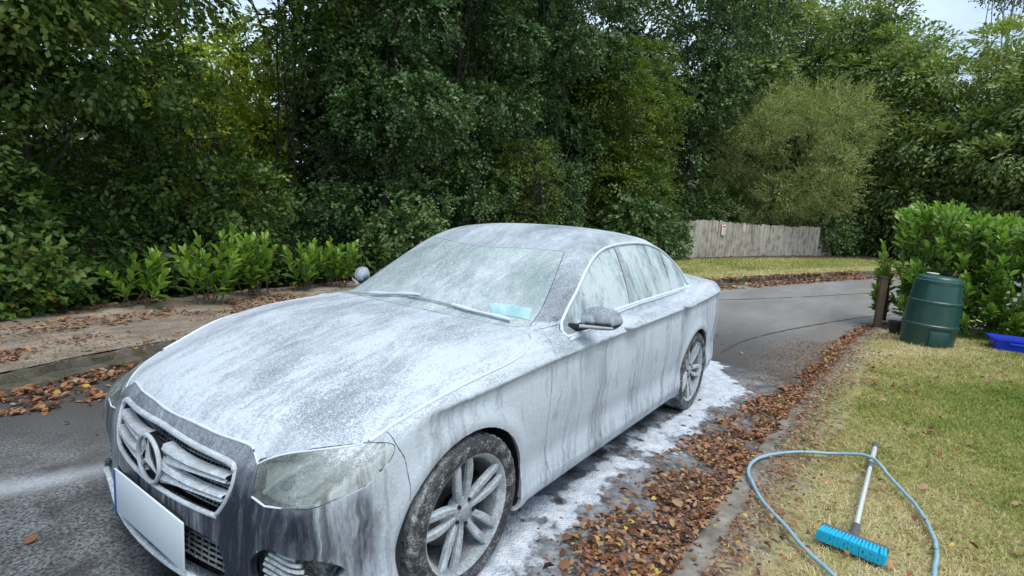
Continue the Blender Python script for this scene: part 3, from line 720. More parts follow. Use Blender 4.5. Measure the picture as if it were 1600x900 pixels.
# ------------------------------------------------------------------ grass blades
t = NT('grass_blade'); a = t.attr('tint')
c = t.ramp(a, [(0, (.10, .17, .030)), (.35, (.22, .30, .055)), (.6, (.40, .40, .12)), (.8, (.56, .50, .24)), (1, (.72, .64, .40))])
t.set(c, .7, spec=.25); tr = t.n('ShaderNodeBsdfTranslucent'); t.l(c, tr.inputs[0]); ms = t.n('ShaderNodeMixShader'); ms.inputs[0].default_value = .3
t.l(t.p.outputs[0], ms.inputs[1]); t.l(tr.outputs[0], ms.inputs[2]); t.l(ms.outputs[0], t.out.inputs[0]); M_GRASS = t.m
def grass(name, X, Y, Z, h, w, dry, label, seed):
    rng = np.random.default_rng(seed); n = len(X); a = rng.uniform(0, 2*math.pi, n)
    side = np.stack([np.cos(a), np.sin(a), 0*a], 1)*(w*rng.uniform(.6, 1.3, n))[:, None]
    L = np.stack([rng.normal(size=n)*.75, rng.normal(size=n)*.75, np.ones(n)], 1); L = unit(L)*(h*rng.uniform(.5, 1.3, n))[:, None]
    P = np.stack([X, Y, Z], 1); M_ = P+L*.6+side*.2; Tt = P+L*np.array([1.35, 1.35, .82])
    V = np.stack([P-side, P+side, M_+side*.7, M_-side*.7, Tt], 1).reshape(-1, 3)
    b = np.arange(n)[:, None]*5; 
    A = np.repeat(np.clip(dry+rng.normal(size=n)*.16, 0, 1), 5)
    me = mesh_np(name, V, [b+np.array([[0, 1, 2, 3]]), b+np.array([[3, 2, 4]])], {'tint': A})
    return tag(link(name, me, M_GRASS), label, 'grass', None, 'stuff')
rng = np.random.default_rng(210); n = 330000
u = rng.random(n)**.62
x = 1.2-u*10.6; y = rng.random(n)
ye = np.interp(-x, -KR[:, 0], KR[:, 1])                      # lawn edge at this x
wid = 1.35-.50*x; y = ye+.15+y*np.clip(wid, .9, 6.2)
edge = (y-ye-.15); cover = fbm(x, y, 2.2, 12)
keep = (edge > .10+.28*fbm(x, y, 3.5, 13)) | (rng.random(n) < .16)
keep &= (rng.random(n) < .35+1.3*cover)
x, y, edge = x[keep], y[keep], edge[keep]
dry = .86-1.25*(fbm(x, y, .75, 14)-.34)-.46*np.clip((edge-.3)/1.6, 0, 1); dry = dry+.22*np.clip((-x-5.5)/2, 0, 1)
dry += .35*(fbm(x, y, 5, 15)-.5)
z0 = np.where(y > 1.9, .035+.012*np.sin(x*1.7+y)+.01*np.sin(y*2.3)+.02*np.clip((y-1.9)/1.5, 0, 1), .035)
grass('lawn_grass', x, y, z0, .034+.008*np.clip(-x/4, 0, 2), .0020+.0009*np.clip(-x/3, 0, 3), dry, 'patchy green and straw-coloured grass of the lawn', 211)
n = 5200; b = rng.random(n); xx = -7.2-rng.random(n)*1.4; yy = 2.2+rng.random(n)*3.0
grass('tall_dry_grass', xx, yy, .05+0*xx, .085, .004, .85+0*xx, 'straw-coloured uncut grass round the foot of the compost bin', 212)
R = resample(KLf2, 300); T = np.gradient(R, axis=0); T /= np.linalg.norm(T, axis=1)[:, None]; N_ = np.stack([-T[:, 1], T[:, 0]], 1)
n = 32000; i = rng.integers(0, 299, n); d = .35+4.0*rng.random(n); P = R[i]+N_[i]*d[:, None]+rng.normal(size=(n, 2))*.06
grass('verge_grass', P[:, 0], P[:, 1], .13+.01*d, .07, .010, .52+.5*(fbm(P[:, 0], P[:, 1], .5, 16)-.5)+.25*(d < 1.2), 'dry grass verge between the lane and the fence', 213)

# ------------------------------------------------------------------ fence, sign, ivy
t = NT('weathered_wood'); a = t.noise(1.2, 6, .7, src=t.mapping((9, 9, .8))); b = t.noise(3, 4)
g = t.mix(t.ramp(a, [(.3, 0), (.7, 1)]), (.27, .25, .215), (.58, .55, .49)); g = t.mix(t.math('MULTIPLY', t.attr('tint'), .55), g, (.32, .29, .24)); g = t.mix(t.ramp(b, [(.46, 0), (.66, .7)]), g, (.17, .165, .12))
t.set(g, .9, spec=.2); t.bump(a, .5, .01); M_WOOD = t.m
FP = cat([(-18.6, -4.85), (-19.5, -4.61), (-21.83, -4.05), (-26.65, -2.98), (-32.17, -1.15), (-40.7, .85), (-46, 2.4)], 20)
d = np.r_[0, np.cumsum(np.linalg.norm(np.diff(FP, axis=0), axis=1))]
at = lambda s: np.array([np.interp(s, d, FP[:, 0]), np.interp(s, d, FP[:, 1])])
froot = empty('board_fence', (*at(4), .15), 'weathered grey vertical-board fence curving behind the far verge', 'fence')
rng = np.random.default_rng(220); s = 0.0; PW = 1.83
while s+PW < d[-1]:
    bm = bmesh.new(); tl = bm.verts.layers.float.new('tint'); hh = 1.48+rng.normal()*.03; nb = 13
    for k in range(nb):
        s0 = s+.05+(PW-.1)*k/nb; s1 = s0+(PW-.1)/nb+.015; p = at(s0); q = at(s1); t_ = (q-p)/np.linalg.norm(q-p); nn = np.array([-t_[1], t_[0]])
        top = hh+rng.normal()*.018; tin = rng.random(); lean = rng.normal()*.012; off = .012*(k % 2)
        vs = []
        for (a_, z) in ((p, .03), (q, .03), (q, top), (p, top)):
            for e in (0, .016):
                w_ = a_+nn*(e+off)+t_*lean*z; v = bm.verts.new((w_[0], w_[1], .13+z)); v[tl] = tin; vs.append(v)
        for f in ((0, 2, 4, 6), (1, 7, 5, 3), (0, 1, 3, 2), (4, 5, 7, 6), (2, 3, 5, 4), (0, 6, 7, 1)): bm.faces.new([vs[i] for i in f])
    bmesh.ops.recalc_face_normals(bm, faces=bm.faces[:]); link('fence_panel', bm_mesh('fence_panel', bm), M_WOOD, froot, True)
    p = at(s); MB().box((p[0], p[1], .85), (.10, .10, 1.56), .6, .008).build('fence_post', M_WOOD, froot, world_coords=True)
    s += PW
M_SIGNW = simple('sign_white', (.78, .76, .76), .5, var=.04); M_SIGNR = simple('sign_red', (.62, .10, .09), .5, var=.1)
s = 2.0; sg = at(3.55); tt = at(3.8)-at(3.3); tt = tt/np.linalg.norm(tt); nn = np.array([-tt[1], tt[0]]); 
fa = math.atan2(tt[1], tt[0]); c = sg-nn*.0
toc = np.array([CAM_POS.x, CAM_POS.y])-sg; sgn = 1 if toc@nn > 0 else -1; c = sg+nn*sgn*.055
sroot = empty('notice_board', (c[0], c[1], .85), 'small white notice with faded red heading nailed to the left end of the fence', 'sign')
RZ = Matrix.Rotation(fa, 3, 'Z')
MB().box((c[0], c[1], 1.29), (.34, .012, .42), RZ, .002).build('board', M_SIGNW, sroot, world_coords=True)
c2 = c+nn*sgn*.008
mb = MB(); mb.box((c2[0], c2[1], 1.425), (.28, .004, .075), RZ)
for k in range(4): mb.box((c2[0], c2[1], 1.33-.055*k), (.24-.03*(k % 2), .004, .014), RZ)
mb.build('print', M_SIGNR, sroot, world_coords=True)
# ivy over the fence
def ivy_mass(label, pts, m, leaf, seed, name='ivy'):
    rng = np.random.default_rng(seed); b0 = pts[0]
    root = empty(name, (b0[0], b0[1], .15), label, 'ivy')
    C, o, k = lumps(rng, pts, m, .2); ok = C[:, 2] > .12; C, o = C[ok], o[ok]
    V, F, A = sprays(rng, C, o, 8, leaf*3, leaf, .85, droop=.6, flat=.2, tint0=rng.uniform(.15, .8, len(C)))
    link('foliage', mesh_np('foliage', V, F, {'tint': A}, smooth=False), MAT_IVY, root, True)
    mb = MB()
    for q in range(6):
        p = pts[rng.integers(len(pts))]; limb(mb, rng, (p[0]+rng.normal()*.3, p[1]+rng.normal()*.3, .1), (p[0], p[1], p[2]+p[5]*.5), .03, .01, 7, .2)
    mb.build('stem', M_BARK, root, world_coords=True)
P1 = at(.4); P2 = at(1.3)
ivy_mass('ivy bush swallowing the left end of the fence, beside the car roof', [(P1[0]+1.4, P1[1]-.3, .8, 1.0, .9, .9), (P1[0]+.3, P1[1]-.3, 1.3, .6, .6, .8), (P1[0]+2.8, P1[1]-.6, 1.2, 1.3, 1.0, 1.2)], 900, .13, 230)
pts = []
for k, s in enumerate(np.linspace(14.0, 24, 12)):
    p = at(s); low = (.95, .8, .3, .75, .25, .6)[k % 6]
    pts.append((p[0]+.1, p[1], (1.75+low)/2+.1, .75, .42, (1.75-low)/2+.25))
ivy_mass('dark ivy draped over the right half of the fence', pts, 1900, .15, 231)

# ------------------------------------------------------------------ compost bin
t = NT('green_plastic'); a = t.noise(9, 4); dust = t.ramp(t.noise(4, 7, .75, src=t.mapping((1, 1, .35))), [(.48, 0), (.75, .22)]); t.set(t.mix(dust, t.mix(a, (.008, .052, .045), (.014, .075, .064)), (.16, .17, .13)), t.math('MULTIPLY_ADD', dust, .7, .30), spec=.5); M_BIN = t.m
M_BLACK = simple('black_plastic', (.018, .018, .020), .45, var=.3)
BX, BY = -8.04, 2.655
broot = empty('compost_bin', (BX, BY, .05), 'dark green ribbed plastic compost bin standing on the lawn before the hedge', 'compost bin')
broot.rotation_euler = (math.radians(-2.0), 0, .3); broot.scale = (.745, .745, 1.02)
mb = MB()
prof = [(.02, .0), (.405, .0), (.415, .01), (.440, .27), (.448, .285), (.455, .29), (.455, .315), (.446, .32), (.438, .33), (.425, .60), (.428, .606), (.432, .612), (.432, .635), (.424, .642), (.412, .648), (.375, .86), (.372, .87), (.376, .875), (.376, .885), (.366, .892), (.02, .892)]
mb.lathe(prof, 64, rfun=lambda r, h, k, j: r*(1+.004*math.sin(k*math.pi/8)) if r > .3 else r)
mb.build('body', M_BIN, broot, angle=28)
MB().lathe([(.0, .985), (.20, .985), (.30, .975), (.325, .965), (.340, .95), (.352, .925), (.372, .915), (.374, .895), (.36, .888), (.0, .888)], 64).build('lid', M_BIN, broot, angle=28)
MB().box((.445, .02, .14), (.022, .30, .22), None, .01).build('hatch', M_BIN, broot)
MB().lathe([(.0, 0), (.085, 0), (.10, .012), (.10, .022), (.0, .022)], 32, origin=(-.02, -.12, .992)).build('dish', M_SIGNW, broot)
bpy.data.objects['dish'].name = 'lid_knob'
# small black pot tucked behind the bin
pr = empty('plant_pot', (-8.55, 2.29, .05), 'black plastic plant pot half hidden left of the compost bin', 'pot'); pr.scale = (.8, .8, .8)
MB().lathe([(.0, 0), (.10, 0), (.135, .23), (.145, .235), (.145, .27), (.13, .27), (.125, .22), (.0, .2)], 32).build('pot_body', M_BLACK, pr)
bpy.data.objects['pot_body'].name = 'body'
# wooden post
pr = empty('fence_stump', (-9.22, 2.03, 0), 'short weathered wooden post at the left end of the laurel hedge', 'post')
mb = MB(); mb.box((0, 0, .42), (.11, .10, .88), .3, .010); M_POST = simple('brown_post', (.13, .095, .06), .9, var=.4, bump=.4); o = mb.build('post_shaft', M_POST, pr)
MB().box((.0, .0, .875), (.125, .115, .03), .3, .006).build('cap', M_POST, pr)
# orange-capped stake
pr = empty('marker_stake', (-9.3, 3.72, 0), 'pale stake with an orange-red cap above the hedge at the right edge', 'stake')
MB().tube([(0, 0, 0), (.0, .02, 1.0), (0, .05, 1.88)], .016, 8).build('stake_shaft', M_SIGNW, pr)
MB().lathe([(0, 1.86), (.035, 1.86), (.055, 1.93), (.06, 2.02), (.045, 2.08), (.0, 2.10)], 20, origin=(0, .05, 0)).build('cap', simple('orange_cap', (.75, .13, .03), .4), pr)
# blue tub
M_BLUE = simple('blue_plastic', (.010, .045, .58), .35, var=.12)
br = empty('recycling_tub', (-8.50, 3.62, .05), 'bright blue plastic tub on the grass at the right edge, in front of the hedge', 'tub', rot=(0, 0, .12))
mb = MB(); bm = mb.bm
def rr(w, l, z, r=.05, n=5):
    pts = []
    for cx, cy, a0 in ((w-r, l-r, 0), (-w+r, l-r, 90), (-w+r, -l+r, 180), (w-r, -l+r, 270)):
        for k in range(n+1):
            a = math.radians(a0+90*k/n); pts.append(bm.verts.new((cx+r*math.cos(a), cy+r*math.sin(a), z)))
    return pts
rings = [rr(.14, .20, .0), rr(.17, .235, .15), rr(.172, .237, .185), rr(.205, .27, .187), rr(.205, .27, .215), rr(.165, .23, .215), rr(.135, .195, .02)]
for a, b in zip(rings[:-1], rings[1:]):
    for k in range(len(a)): bm.faces.new((a[k], a[(k+1) % len(a)], b[(k+1) % len(b)], b[k]))
bm.faces.new(rings[0][::-1]); bm.faces.new(rings[-1]); mb.build('body', M_BLUE, br, angle=40)
MB().box((.198, 0, .15), (.022, .16, .03), None, .008).build('handle', M_BLUE, br)

# ------------------------------------------------------------------ broom and hose
M_ALU = simple('brushed_aluminium', (.74, .76, .77), .4, metal=.5, var=.12); M_GREYP = simple('grey_plastic', (.09, .095, .105), .5)
t = NT('cyan_bristle'); a = t.noise(3, 4, src=t.mapping((1, 60, 3))); t.set(t.mix(a, (.0, .30, .52), (.02, .52, .74)), .5); M_CYAN = t.m
BH = Vector((-1.46, 2.215, .085)); BT = Vector((-2.97, 2.250, .095))
br = empty('broom', (-1.44, 2.215, .05), 'blue-bristled wash broom with a telescopic silver handle lying on the grass', 'broom')
ax = (BT-BH).normalized()
lp = lambda f: BH+(BT-BH)*f+Vector((0, 0, .02*math.sin(math.pi*f)))
MB().tube([lp(f) for f in (.06, .25, .5, .64)], .0125, 16).tube([lp(f) for f in (.66, .8, .93)], .0155, 16).build('handle', M_ALU, br, world_coords=True)
MB().tube([lp(.925), lp(.935), lp(.975), lp(1.0), lp(1.008)], [.017, .020, .019, .018, .008], 16).build('hose_connector', M_GREYP, br, world_coords=True)
MB().tube([lp(.635), lp(.64), lp(.69), lp(.695)], [.014, .020, .020, .016], 16).build('clamp', M_GREYP, br, world_coords=True)
MB().tube([lp(.085), lp(.08), lp(.03), lp(-.01)], [.014, .019, .021, .026], 16).build('socket', M_GREYP, br, world_coords=True)
hd = Vector((.12, .99, 0)).normalized(); fw = Vector((.99, -.12, 0)).normalized(); hc = Vector((-1.435, 2.218, .088))
RB = Matrix((fw, hd, Vector((0, 0, 1)))).transposed()
MB().box(hc, (.026, .290, .042), RB, .008, 3).build('head', M_GREYP, br, world_coords=True)
rng = np.random.default_rng(240); bm = bmesh.new()
M_DBLUE = simple('dark_navy_plastic', (.012, .02, .05), .4)
mb = MB()
for i in range(19):
    for j in range(5):
        p = hc+hd*(-.132+.01467*i)+Vector((0, 0, -.015+.0075*j))+fw*.014
        sp = fw*.088+hd*((i-9)*.001+rng.normal()*.0015)+Vector((0, 0, (j-2)*.003+rng.normal()*.001))
        q = p+sp
        mb.tube([p, p+sp*.5, q], [.0062, .0080, .0090], 6)
mb.build('bristles', M_CYAN, br, world_coords=True)
t = NT('hose_rubber'); a = t.noise(25, 3); t.set(t.mix(t.ramp(t.noise(9, 6, .7), [(.5, 0), (.72, .6)]), t.mix(a, (.17, .31, .40), (.30, .47, .55)), (.22, .24, .20)), .4, spec=.5); M_HOSE = t.m
HP = [(-.35, 2.62), (-.70, 2.42), (-1.06, 2.17), (-1.185, 2.046), (-1.362, 1.912), (-1.55, 1.768), (-1.813, 1.64), (-1.992, 1.597), (-2.184, 1.627), (-2.374, 1.744), (-2.523, 1.903), (-2.587, 2.057), (-2.554, 2.228), (-2.372, 2.363), (-2.116, 2.471), (-1.85, 2.53), (-1.618, 2.544), (-1.366, 2.527), (-1.0, 2.50), (-.5, 2.55), (0, 2.7)]
hc_ = cat(HP, 8); hz = .075+.0*hc_[:, 0]; dd = np.hypot(hc_[:, 0]+2.56, hc_[:, 1]-2.22); hz = .068+.062*np.exp(-(dd/.16)**2)
rh = np.cumsum(rng.normal(size=(len(hc_), 2))*.0016, axis=0); rh -= np.linspace(0, 1, len(hc_))[:, None]*rh[-1]; hc_ = hc_+rh
mb = MB(); mb.tube([(p[0], p[1], z) for p, z in zip(hc_, hz)], .0105, 12); ho = mb.build('garden_hose', M_HOSE, None, angle=60)
tag(ho, 'pale blue garden hose looped on the grass, crossing the broom handle', 'hose')

# ------------------------------------------------------------------ suds on the ground
t = NT('suds'); a = t.noise(14, 6, .65); b = t.voro(90)
t.set(t.mix(t.ramp(a, [(.3, 0), (.65, 1)]), (.34, .40, .47), (.62, .68, .75)), .5, spec=.4); t.bump(t.math('ADD', a, t.math('MULTIPLY', b, .8)), .8, .010)
fa = t.attr('fade'); gr = t.noise(45, 5, .75); tr = t.n('ShaderNodeBsdfTransparent'); ms = t.n('ShaderNodeMixShader')
t.l(t.sstep(t.math('SUBTRACT', .92, t.math('MULTIPLY', fa, 1.0)), t.math('SUBTRACT', 1.10, t.math('MULTIPLY', fa, .75)), t.math('MULTIPLY_ADD', t.math('ADD', t.math('MULTIPLY', gr, .5), t.math('MULTIPLY', t.noise(9, 5, .7, src=t.mapping((.6, 1.5, 1), (0, 0, .5))), .5)), .9, .07)), ms.inputs[0])
t.l(tr.outputs[0], ms.inputs[1]); t.l(t.p.outputs[0], ms.inputs[2]); t.l(ms.outputs[0], t.out.inputs[0]); M_SUDS = t.m
h = .014; gx, gy = np.meshgrid(np.arange(-4.75, .75, h), np.arange(.30, 1.55, h), indexing='ij')
def S_(a, b, x): q = np.clip((x-a)/(b-a), 0, 1); return q*q*(3-2*q)
lo = .82+.22*(fbm(gx, gy, 4.0, 20)-.5)*2; lo = lo-.40*S_(-3.1, -3.9, gx)
hi = .98+.12*S_(-.6, -2.2, gx)+.11*S_(-3.0, -3.6, gx)-.42*S_(-3.8, -4.5, gx)
d_ = np.minimum(gy-lo, hi-gy)
lob = fbm(gx, gy, 7, 21)*.8+fbm(gx, gy, 26, 23)*.28
thick = d_*.9+.42*(lob-.50)+.020; thick += .10*(S_(-.55, -.3, gx)*S_(.1, -.2, gx)*(gy > .85))
zz = .006+.012*np.clip(thick*3, 0, 1)**.8*(.5+.9*fbm(gx, gy, 16, 22)); fade = np.clip((thick+.075)*4.2, 0, 1)
ok = thick > -.075; nx_, ny_ = gx.shape; idx = np.arange(nx_*ny_).reshape(nx_, ny_)
qd = np.stack([idx[:-1, :-1], idx[1:, :-1], idx[1:, 1:], idx[:-1, 1:]], -1).reshape(-1, 4)
m_ = ok.ravel()[qd].all(1); qd = qd[m_]; used = np.unique(qd); mp_ = -np.ones(nx_*ny_, int); mp_[used] = np.arange(len(used))
V = np.stack([gx.ravel(), gy.ravel(), zz.ravel()], 1)[used]
o = link('suds', mesh_np('suds', V, mp_[qd], {'fade': fade.ravel()[used]}), M_SUDS); tag(o, 'white soap suds spread on the tarmac along the near side of the car', 'soap suds', None, 'stuff')
import numpy as np
def spl(xs, ys):
    """natural-ish monotone cubic through points, vectorised (catmull-rom on uneven knots)"""
    xs=np.array(xs,float); ys=np.array(ys,float)
    d=np.diff(ys)/np.diff(xs); m=np.zeros_like(ys); m[0]=d[0]; m[-1]=d[-1]
    h=np.diff(xs)
    m[1:-1]=(d[:-1]*h[1:]+d[1:]*h[:-1])/(h[1:]+h[:-1])
    def f(x):
        x=np.asarray(x,float); xc=np.clip(x,xs[0],xs[-1])
        i=np.clip(np.searchsorted(xs,xc)-1,0,len(xs)-2)
        H=h[i]; t=(xc-xs[i])/H
        r=(2*t**3-3*t**2+1)*ys[i]+(t**3-2*t**2+t)*H*m[i]+(-2*t**3+3*t**2)*ys[i+1]+(t**3-t**2)*H*m[i+1]
        return r+np.where(x<xs[0],(x-xs[0])*m[0],0)+np.where(x>xs[-1],(x-xs[-1])*m[-1],0)
    return f
def smax(a,b,k):
    h=np.clip(.5+.5*(a-b)/k,0,1); return b*(1-h)+a*h+k*h*(1-h)
def smin(a,b,k): return -smax(-a,-b,k)
def sst(a,b,x):
    t=np.clip((x-a)/(b-a),0,1); return t*t*(3-2*t)
# s = distance rearward of the front axle
W_   = spl([-.9,-.7,-.5,-.3,-.1,.15,.5,1.0,1.6,2.3,2.9,3.2,3.5,3.8,4.1],[.77,.82,.862,.893,.912,.92,.918,.918,.922,.926,.926,.918,.896,.862,.82])
ZC_  = spl([-.8,-.5,-.2,0,.3,.6,1.0,1.5,2.0,2.5,3.0,3.5,4.1],[.77,.82,.850,.862,.880,.893,.903,.914,.925,.937,.95,.965,.97])
G_   = spl([-.80,-.70,-.63,-.59,-.50,-.38,-.22,-.10,-.045,-.02,0,.016,.05,.11,.2,.4],[-.06,-.022,-.006,-.012,-.024,-.014,-.006,-.013,-.017,-.012,0,-.012,-.042,-.090,-.20,-.50])
HC_  = spl([-.90,-.82,-.72,-.6,-.4,-.2,0,.25,.5,.8,3.0,3.25,3.5,3.8,4.0,4.1],[.58,.725,.795,.845,.908,.960,.995,1.022,1.038,1.035,1.05,1.095,1.10,1.085,1.065,1.04])
CR_  = spl([-.9,-.5,0,.5,3.2,4.1],[.26,.15,.05,.05,.06,.09])
T_   = spl([.1,.35,.6,.8,1.0,1.15,1.28,1.45,1.7,2.0,2.3,2.6,2.9,3.2,3.5,3.8],[.83,.985,1.120,1.228,1.330,1.400,1.446,1.484,1.506,1.506,1.494,1.452,1.356,1.226,1.096,.97])
YB_  = spl([.3,.6,1.0,1.6,2.2,2.7,3.1,3.5,3.9],[.765,.79,.812,.822,.815,.79,.75,.69,.62])
FX_  = spl([.05,.15,.22,.32,.45,.56,.66,.74,.80,.9,1.1],[.80,.835,.846,.843,.84,.832,.806,.770,.715,.50,-.2])
def body(X,Y,Z):
    s=-X; y=np.abs(Y); z=Z
    zc=ZC_(s); dz=z-zc
    g=G_(dz)
    side=(y-(W_(s)+g))*.93
    # wheel arch lips stand proud
    for a in (0.,2.939):
        r=np.hypot(s-a,z-.335)
        side=side-.012*np.exp(-((r-.40)/.045)**2)*(z>.12)
    # hood with two power-dome creases
    hz=HC_(s)-CR_(s)*y**2-.06*y**4*sst(1.2,.3,s)
    ridge=.010*sst(.62,.50,y-(.10*np.clip(s,-.8,.6)))*sst(.75,.2,s)*sst(-.85,-.5,s)
    hood=(z-hz-ridge)*.93
    # front
    fx=FX_(z)-.125*(y/.6)**2.8*sst(1.2,0,y)-.02*y
    front=X-fx
    # rear
    rx=-4.075+.16*(y/.7)**3+.45*np.clip(.55-z,0,1)**1.6+.10*np.clip(z-.75,0,1)
    rear=(rx-X)
    low=smax(side,hood,.036)
    low=smax(low,front,.07)
    low=smax(low,rear,.10)
    low=smax(low,(.175+.03*sst(3.3,4.0,s)+.02*sst(-.4,.4,s))-z,.03)
    # greenhouse
    se=s-.28*y*y*sst(2.0,1.0,s)+.25*y*y*sst(2.3,3.2,s)
    tz=T_(se)-.10*y*y-.08*y**4
    top=(z-tz)*.9
    q=z-.97
    yg=YB_(s)-.30*q-.42*q*np.abs(q)
    gs=(y-yg)*.95
    gh=smax(top,gs,.045)
    gh=smax(gh,.8-z,.02)
    return smin(low,gh,.018+.05*sst(2.9,3.3,s))
# ================================================================== the car
def surface_nets(f, x0, x1, y1, z0, z1, h):
    xs = np.arange(x0, x1, h); ys = np.arange(-h/2, y1, h); zs = np.arange(z0, z1, h)
    val = np.empty((len(xs), len(ys), len(zs)), np.float32)
    YY, ZZ = np.meshgrid(ys, zs, indexing='ij')
    for i in range(0, len(xs), 16):
        X = xs[i:i+16][:, None, None]; val[i:i+16] = f(X+0*YY[None], YY[None]+0*X, ZZ[None]+0*X)
    s = val < 0; o = np.array([xs[0], ys[0], zs[0]])
    nx, ny, nz = val.shape; cnt = np.zeros((nx-1, ny-1, nz-1), np.int16); acc = np.zeros((nx-1, ny-1, nz-1, 3), np.float32)
    for ax in range(3):
        sl = [slice(None)]*3; sh = [slice(None)]*3; sl[ax] = slice(0, -1); sh[ax] = slice(1, None)
        a, b = val[tuple(sl)], val[tuple(sh)]; cross = (a < 0) != (b < 0)
        I = np.argwhere(cross); t = (a[cross]/(a[cross]-b[cross]))
        P = I.astype(np.float32); P[:, ax] += t
        o1, o2 = [q for q in range(3) if q != ax]
        for d1 in (0, -1):
            for d2 in (0, -1):
                J = I.copy(); J[:, o1] += d1; J[:, o2] += d2
                ok = (J >= 0).all(1) & (J[:, 0] < nx-1) & (J[:, 1] < ny-1) & (J[:, 2] < nz-1)
                np.add.at(acc, tuple(J[ok].T), P[ok]); np.add.at(cnt, tuple(J[ok].T), 1)
    act = cnt > 0; vid = -np.ones(cnt.shape, np.int64); vid[act] = np.arange(act.sum())
    V = acc[act]/cnt[act][:, None]; V = V*h+o
    Q = []
    for ax in range(3):
        sl = [slice(None)]*3; sh = [slice(None)]*3; sl[ax] = slice(0, -1); sh[ax] = slice(1, None)
        a, b = val[tuple(sl)], val[tuple(sh)]; cross = (a < 0) != (b < 0); I = np.argwhere(cross); neg = a[cross] < 0
        o1, o2 = (ax+1) % 3, (ax+2) % 3
        c = []
        ok = np.ones(len(I), bool)
        for d1, d2 in ((0, 0), (-1, 0), (-1, -1), (0, -1)):
            J = I.copy(); J[:, o1] += d1; J[:, o2] += d2
            good = (J >= 0).all(1) & (J[:, 0] < nx-1) & (J[:, 1] < ny-1) & (J[:, 2] < nz-1); ok &= good
            c.append(vid[tuple(np.clip(J, 0, np.array(vid.shape)-1).T)])
        c = np.stack(c, 1); c = np.where(neg[:, None], c, c[:, ::-1]); Q.append(c[ok])
    J = np.argwhere(act); Q = np.concatenate(Q)
    return V.astype(float), Q, J[:, 1] == 0
def grad(f, P, e=1e-3):
    g = np.empty_like(P)
    for k in range(3):
        d = np.zeros(3); d[k] = e; A = P+d; B = P-d; g[:, k] = (f(*A.T)-f(*B.T))/(2*e)
    return g
V, Q, mid = surface_nets(body, -4.16, .92, 1.0, .15, 1.54, .0125)
V[mid, 1] = 0
for _ in range(4):
    g = grad(body, V); fv = body(*V.T); g2 = (g**2).sum(1)
    st = np.clip((-fv/np.maximum(g2, .05)), -.02, .02)[:, None]*g; V = V+st; V[mid, 1] = 0
# light relaxing along the surface evens out the cells
E_ = np.concatenate([Q[:, [0, 1]], Q[:, [1, 2]], Q[:, [2, 3]], Q[:, [3, 0]]])
for _ in range(2):
    s = np.zeros_like(V); c = np.zeros(len(V)); np.add.at(s, E_[:, 0], V[E_[:, 1]]); np.add.at(c, E_[:, 0], 1); np.add.at(s, E_[:, 1], V[E_[:, 0]]); np.add.at(c, E_[:, 1], 1)
    d = s/np.maximum(c, 1)[:, None]-V; nn = unit(grad(body, V)); d = d-nn*(d*nn).sum(1, keepdims=True); d[mid] = 0
    V = V+.6*d
    for _ in range(2):
        g = grad(body, V); fv = body(*V.T); V = V+np.clip(-fv/np.maximum((g**2).sum(1), .05), -.01, .01)[:, None]*g; V[mid, 1] = 0
BM = bmesh.new(); vs = [BM.verts.new(p) for p in V]
for q in Q:
    try: BM.faces.new([vs[i] for i in q])
    except ValueError: pass
BM.verts.ensure_lookup_table()

def sdp(P2, poly):
    """signed distance to a closed outline, negative inside"""
    A = np.array(poly, float); B = np.roll(A, -1, 0); d2 = np.full(len(P2), 1e9); ins = np.zeros(len(P2), bool)
    for a, b in zip(A, B):
        e = b-a; w = P2-a; t = np.clip((w@e)/max(e@e, 1e-12), 0, 1); q = w-t[:, None]*e; d2 = np.minimum(d2, (q**2).sum(1))
        c = ((a[1] <= P2[:, 1]) != (b[1] <= P2[:, 1]))
        with np.errstate(divide='ignore', invalid='ignore'): xx = a[0]+(P2[:, 1]-a[1])/(b[1]-a[1])*e[0]
        ins ^= c & (P2[:, 0] < xx)
    return np.where(ins, -1, 1)*np.sqrt(d2)
def smooth_closed(pts, n=6, sharp=()):
    P = [np.array(p, float) for p in pts]; N = len(P); out = []
    for i in range(N):
        a, b, c, d = P[i-1], P[i], P[(i+1) % N], P[(i+2) % N]
        if i in sharp: a = 2*b-c
        if (i+1) % N in sharp: d = 2*c-b
        for t in np.linspace(0, 1, n, endpoint=False):
            out.append(.5*((2*b)+(-a+c)*t+(2*a-5*b+4*c-d)*t*t+(-a+3*b-3*c+d)*t**3))
    return np.array(out)
def pr_side(P): return P[:, [0, 2]]
def pr_top(P): return P[:, [0, 1]]
def pr_front(P): return P[:, [1, 2]]
def pr_wrap(P): return np.stack([np.arctan2(P[:, 1], P[:, 0]+.2)*.9, P[:, 2]], 1)
wrap = lambda pts: [(math.atan2(p[1], p[0]+.2)*.9, p[2]) for p in pts]

HOOD = smooth_closed([(.757, -.3), (.757, 0), (.750, .13), (.733, .31), (.706, .45), (.700, .49), (.716, .548), (.606, .674), (.474, .795), (.366, .819), (.242, .846), (.115, .868), (-.10, .876), (-.287, .873), (-.427, .853), (-.538, .80), (-.585, .73), (-.545, .60), (-.462, .35), (-.425, 0), (-.425, -.3)], 6, (0, 5, 6, 20))
HEAD3 = [(.711, .545, .713), (.605, .675, .753), (.474, .795, .772), (.42, .841, .772), (.39, .864, .756), (.416, .866, .706), (.505, .854, .648), (.632, .827, .632), (.726, .732, .617), (.746, .645, .601), (.752, .580, .612), (.741, .572, .645)]
HEAD = smooth_closed(wrap(HEAD3), 6, (0,))
GRILLE = smooth_closed([(-.2, .703), (0, .703), (.23, .692), (.42, .681), (.462, .668), (.474, .640), (.472, .60), (.452, .545), (.418, .50), (.38, .49), (0, .485), (-.2, .485)], 5, (0, 11))
LOWIN = smooth_closed([(-.2, .405), (.36, .405), (.44, .37), (.47, .31), (.43, .262), (.30, .250), (-.2, .248)], 5, (0, 6))
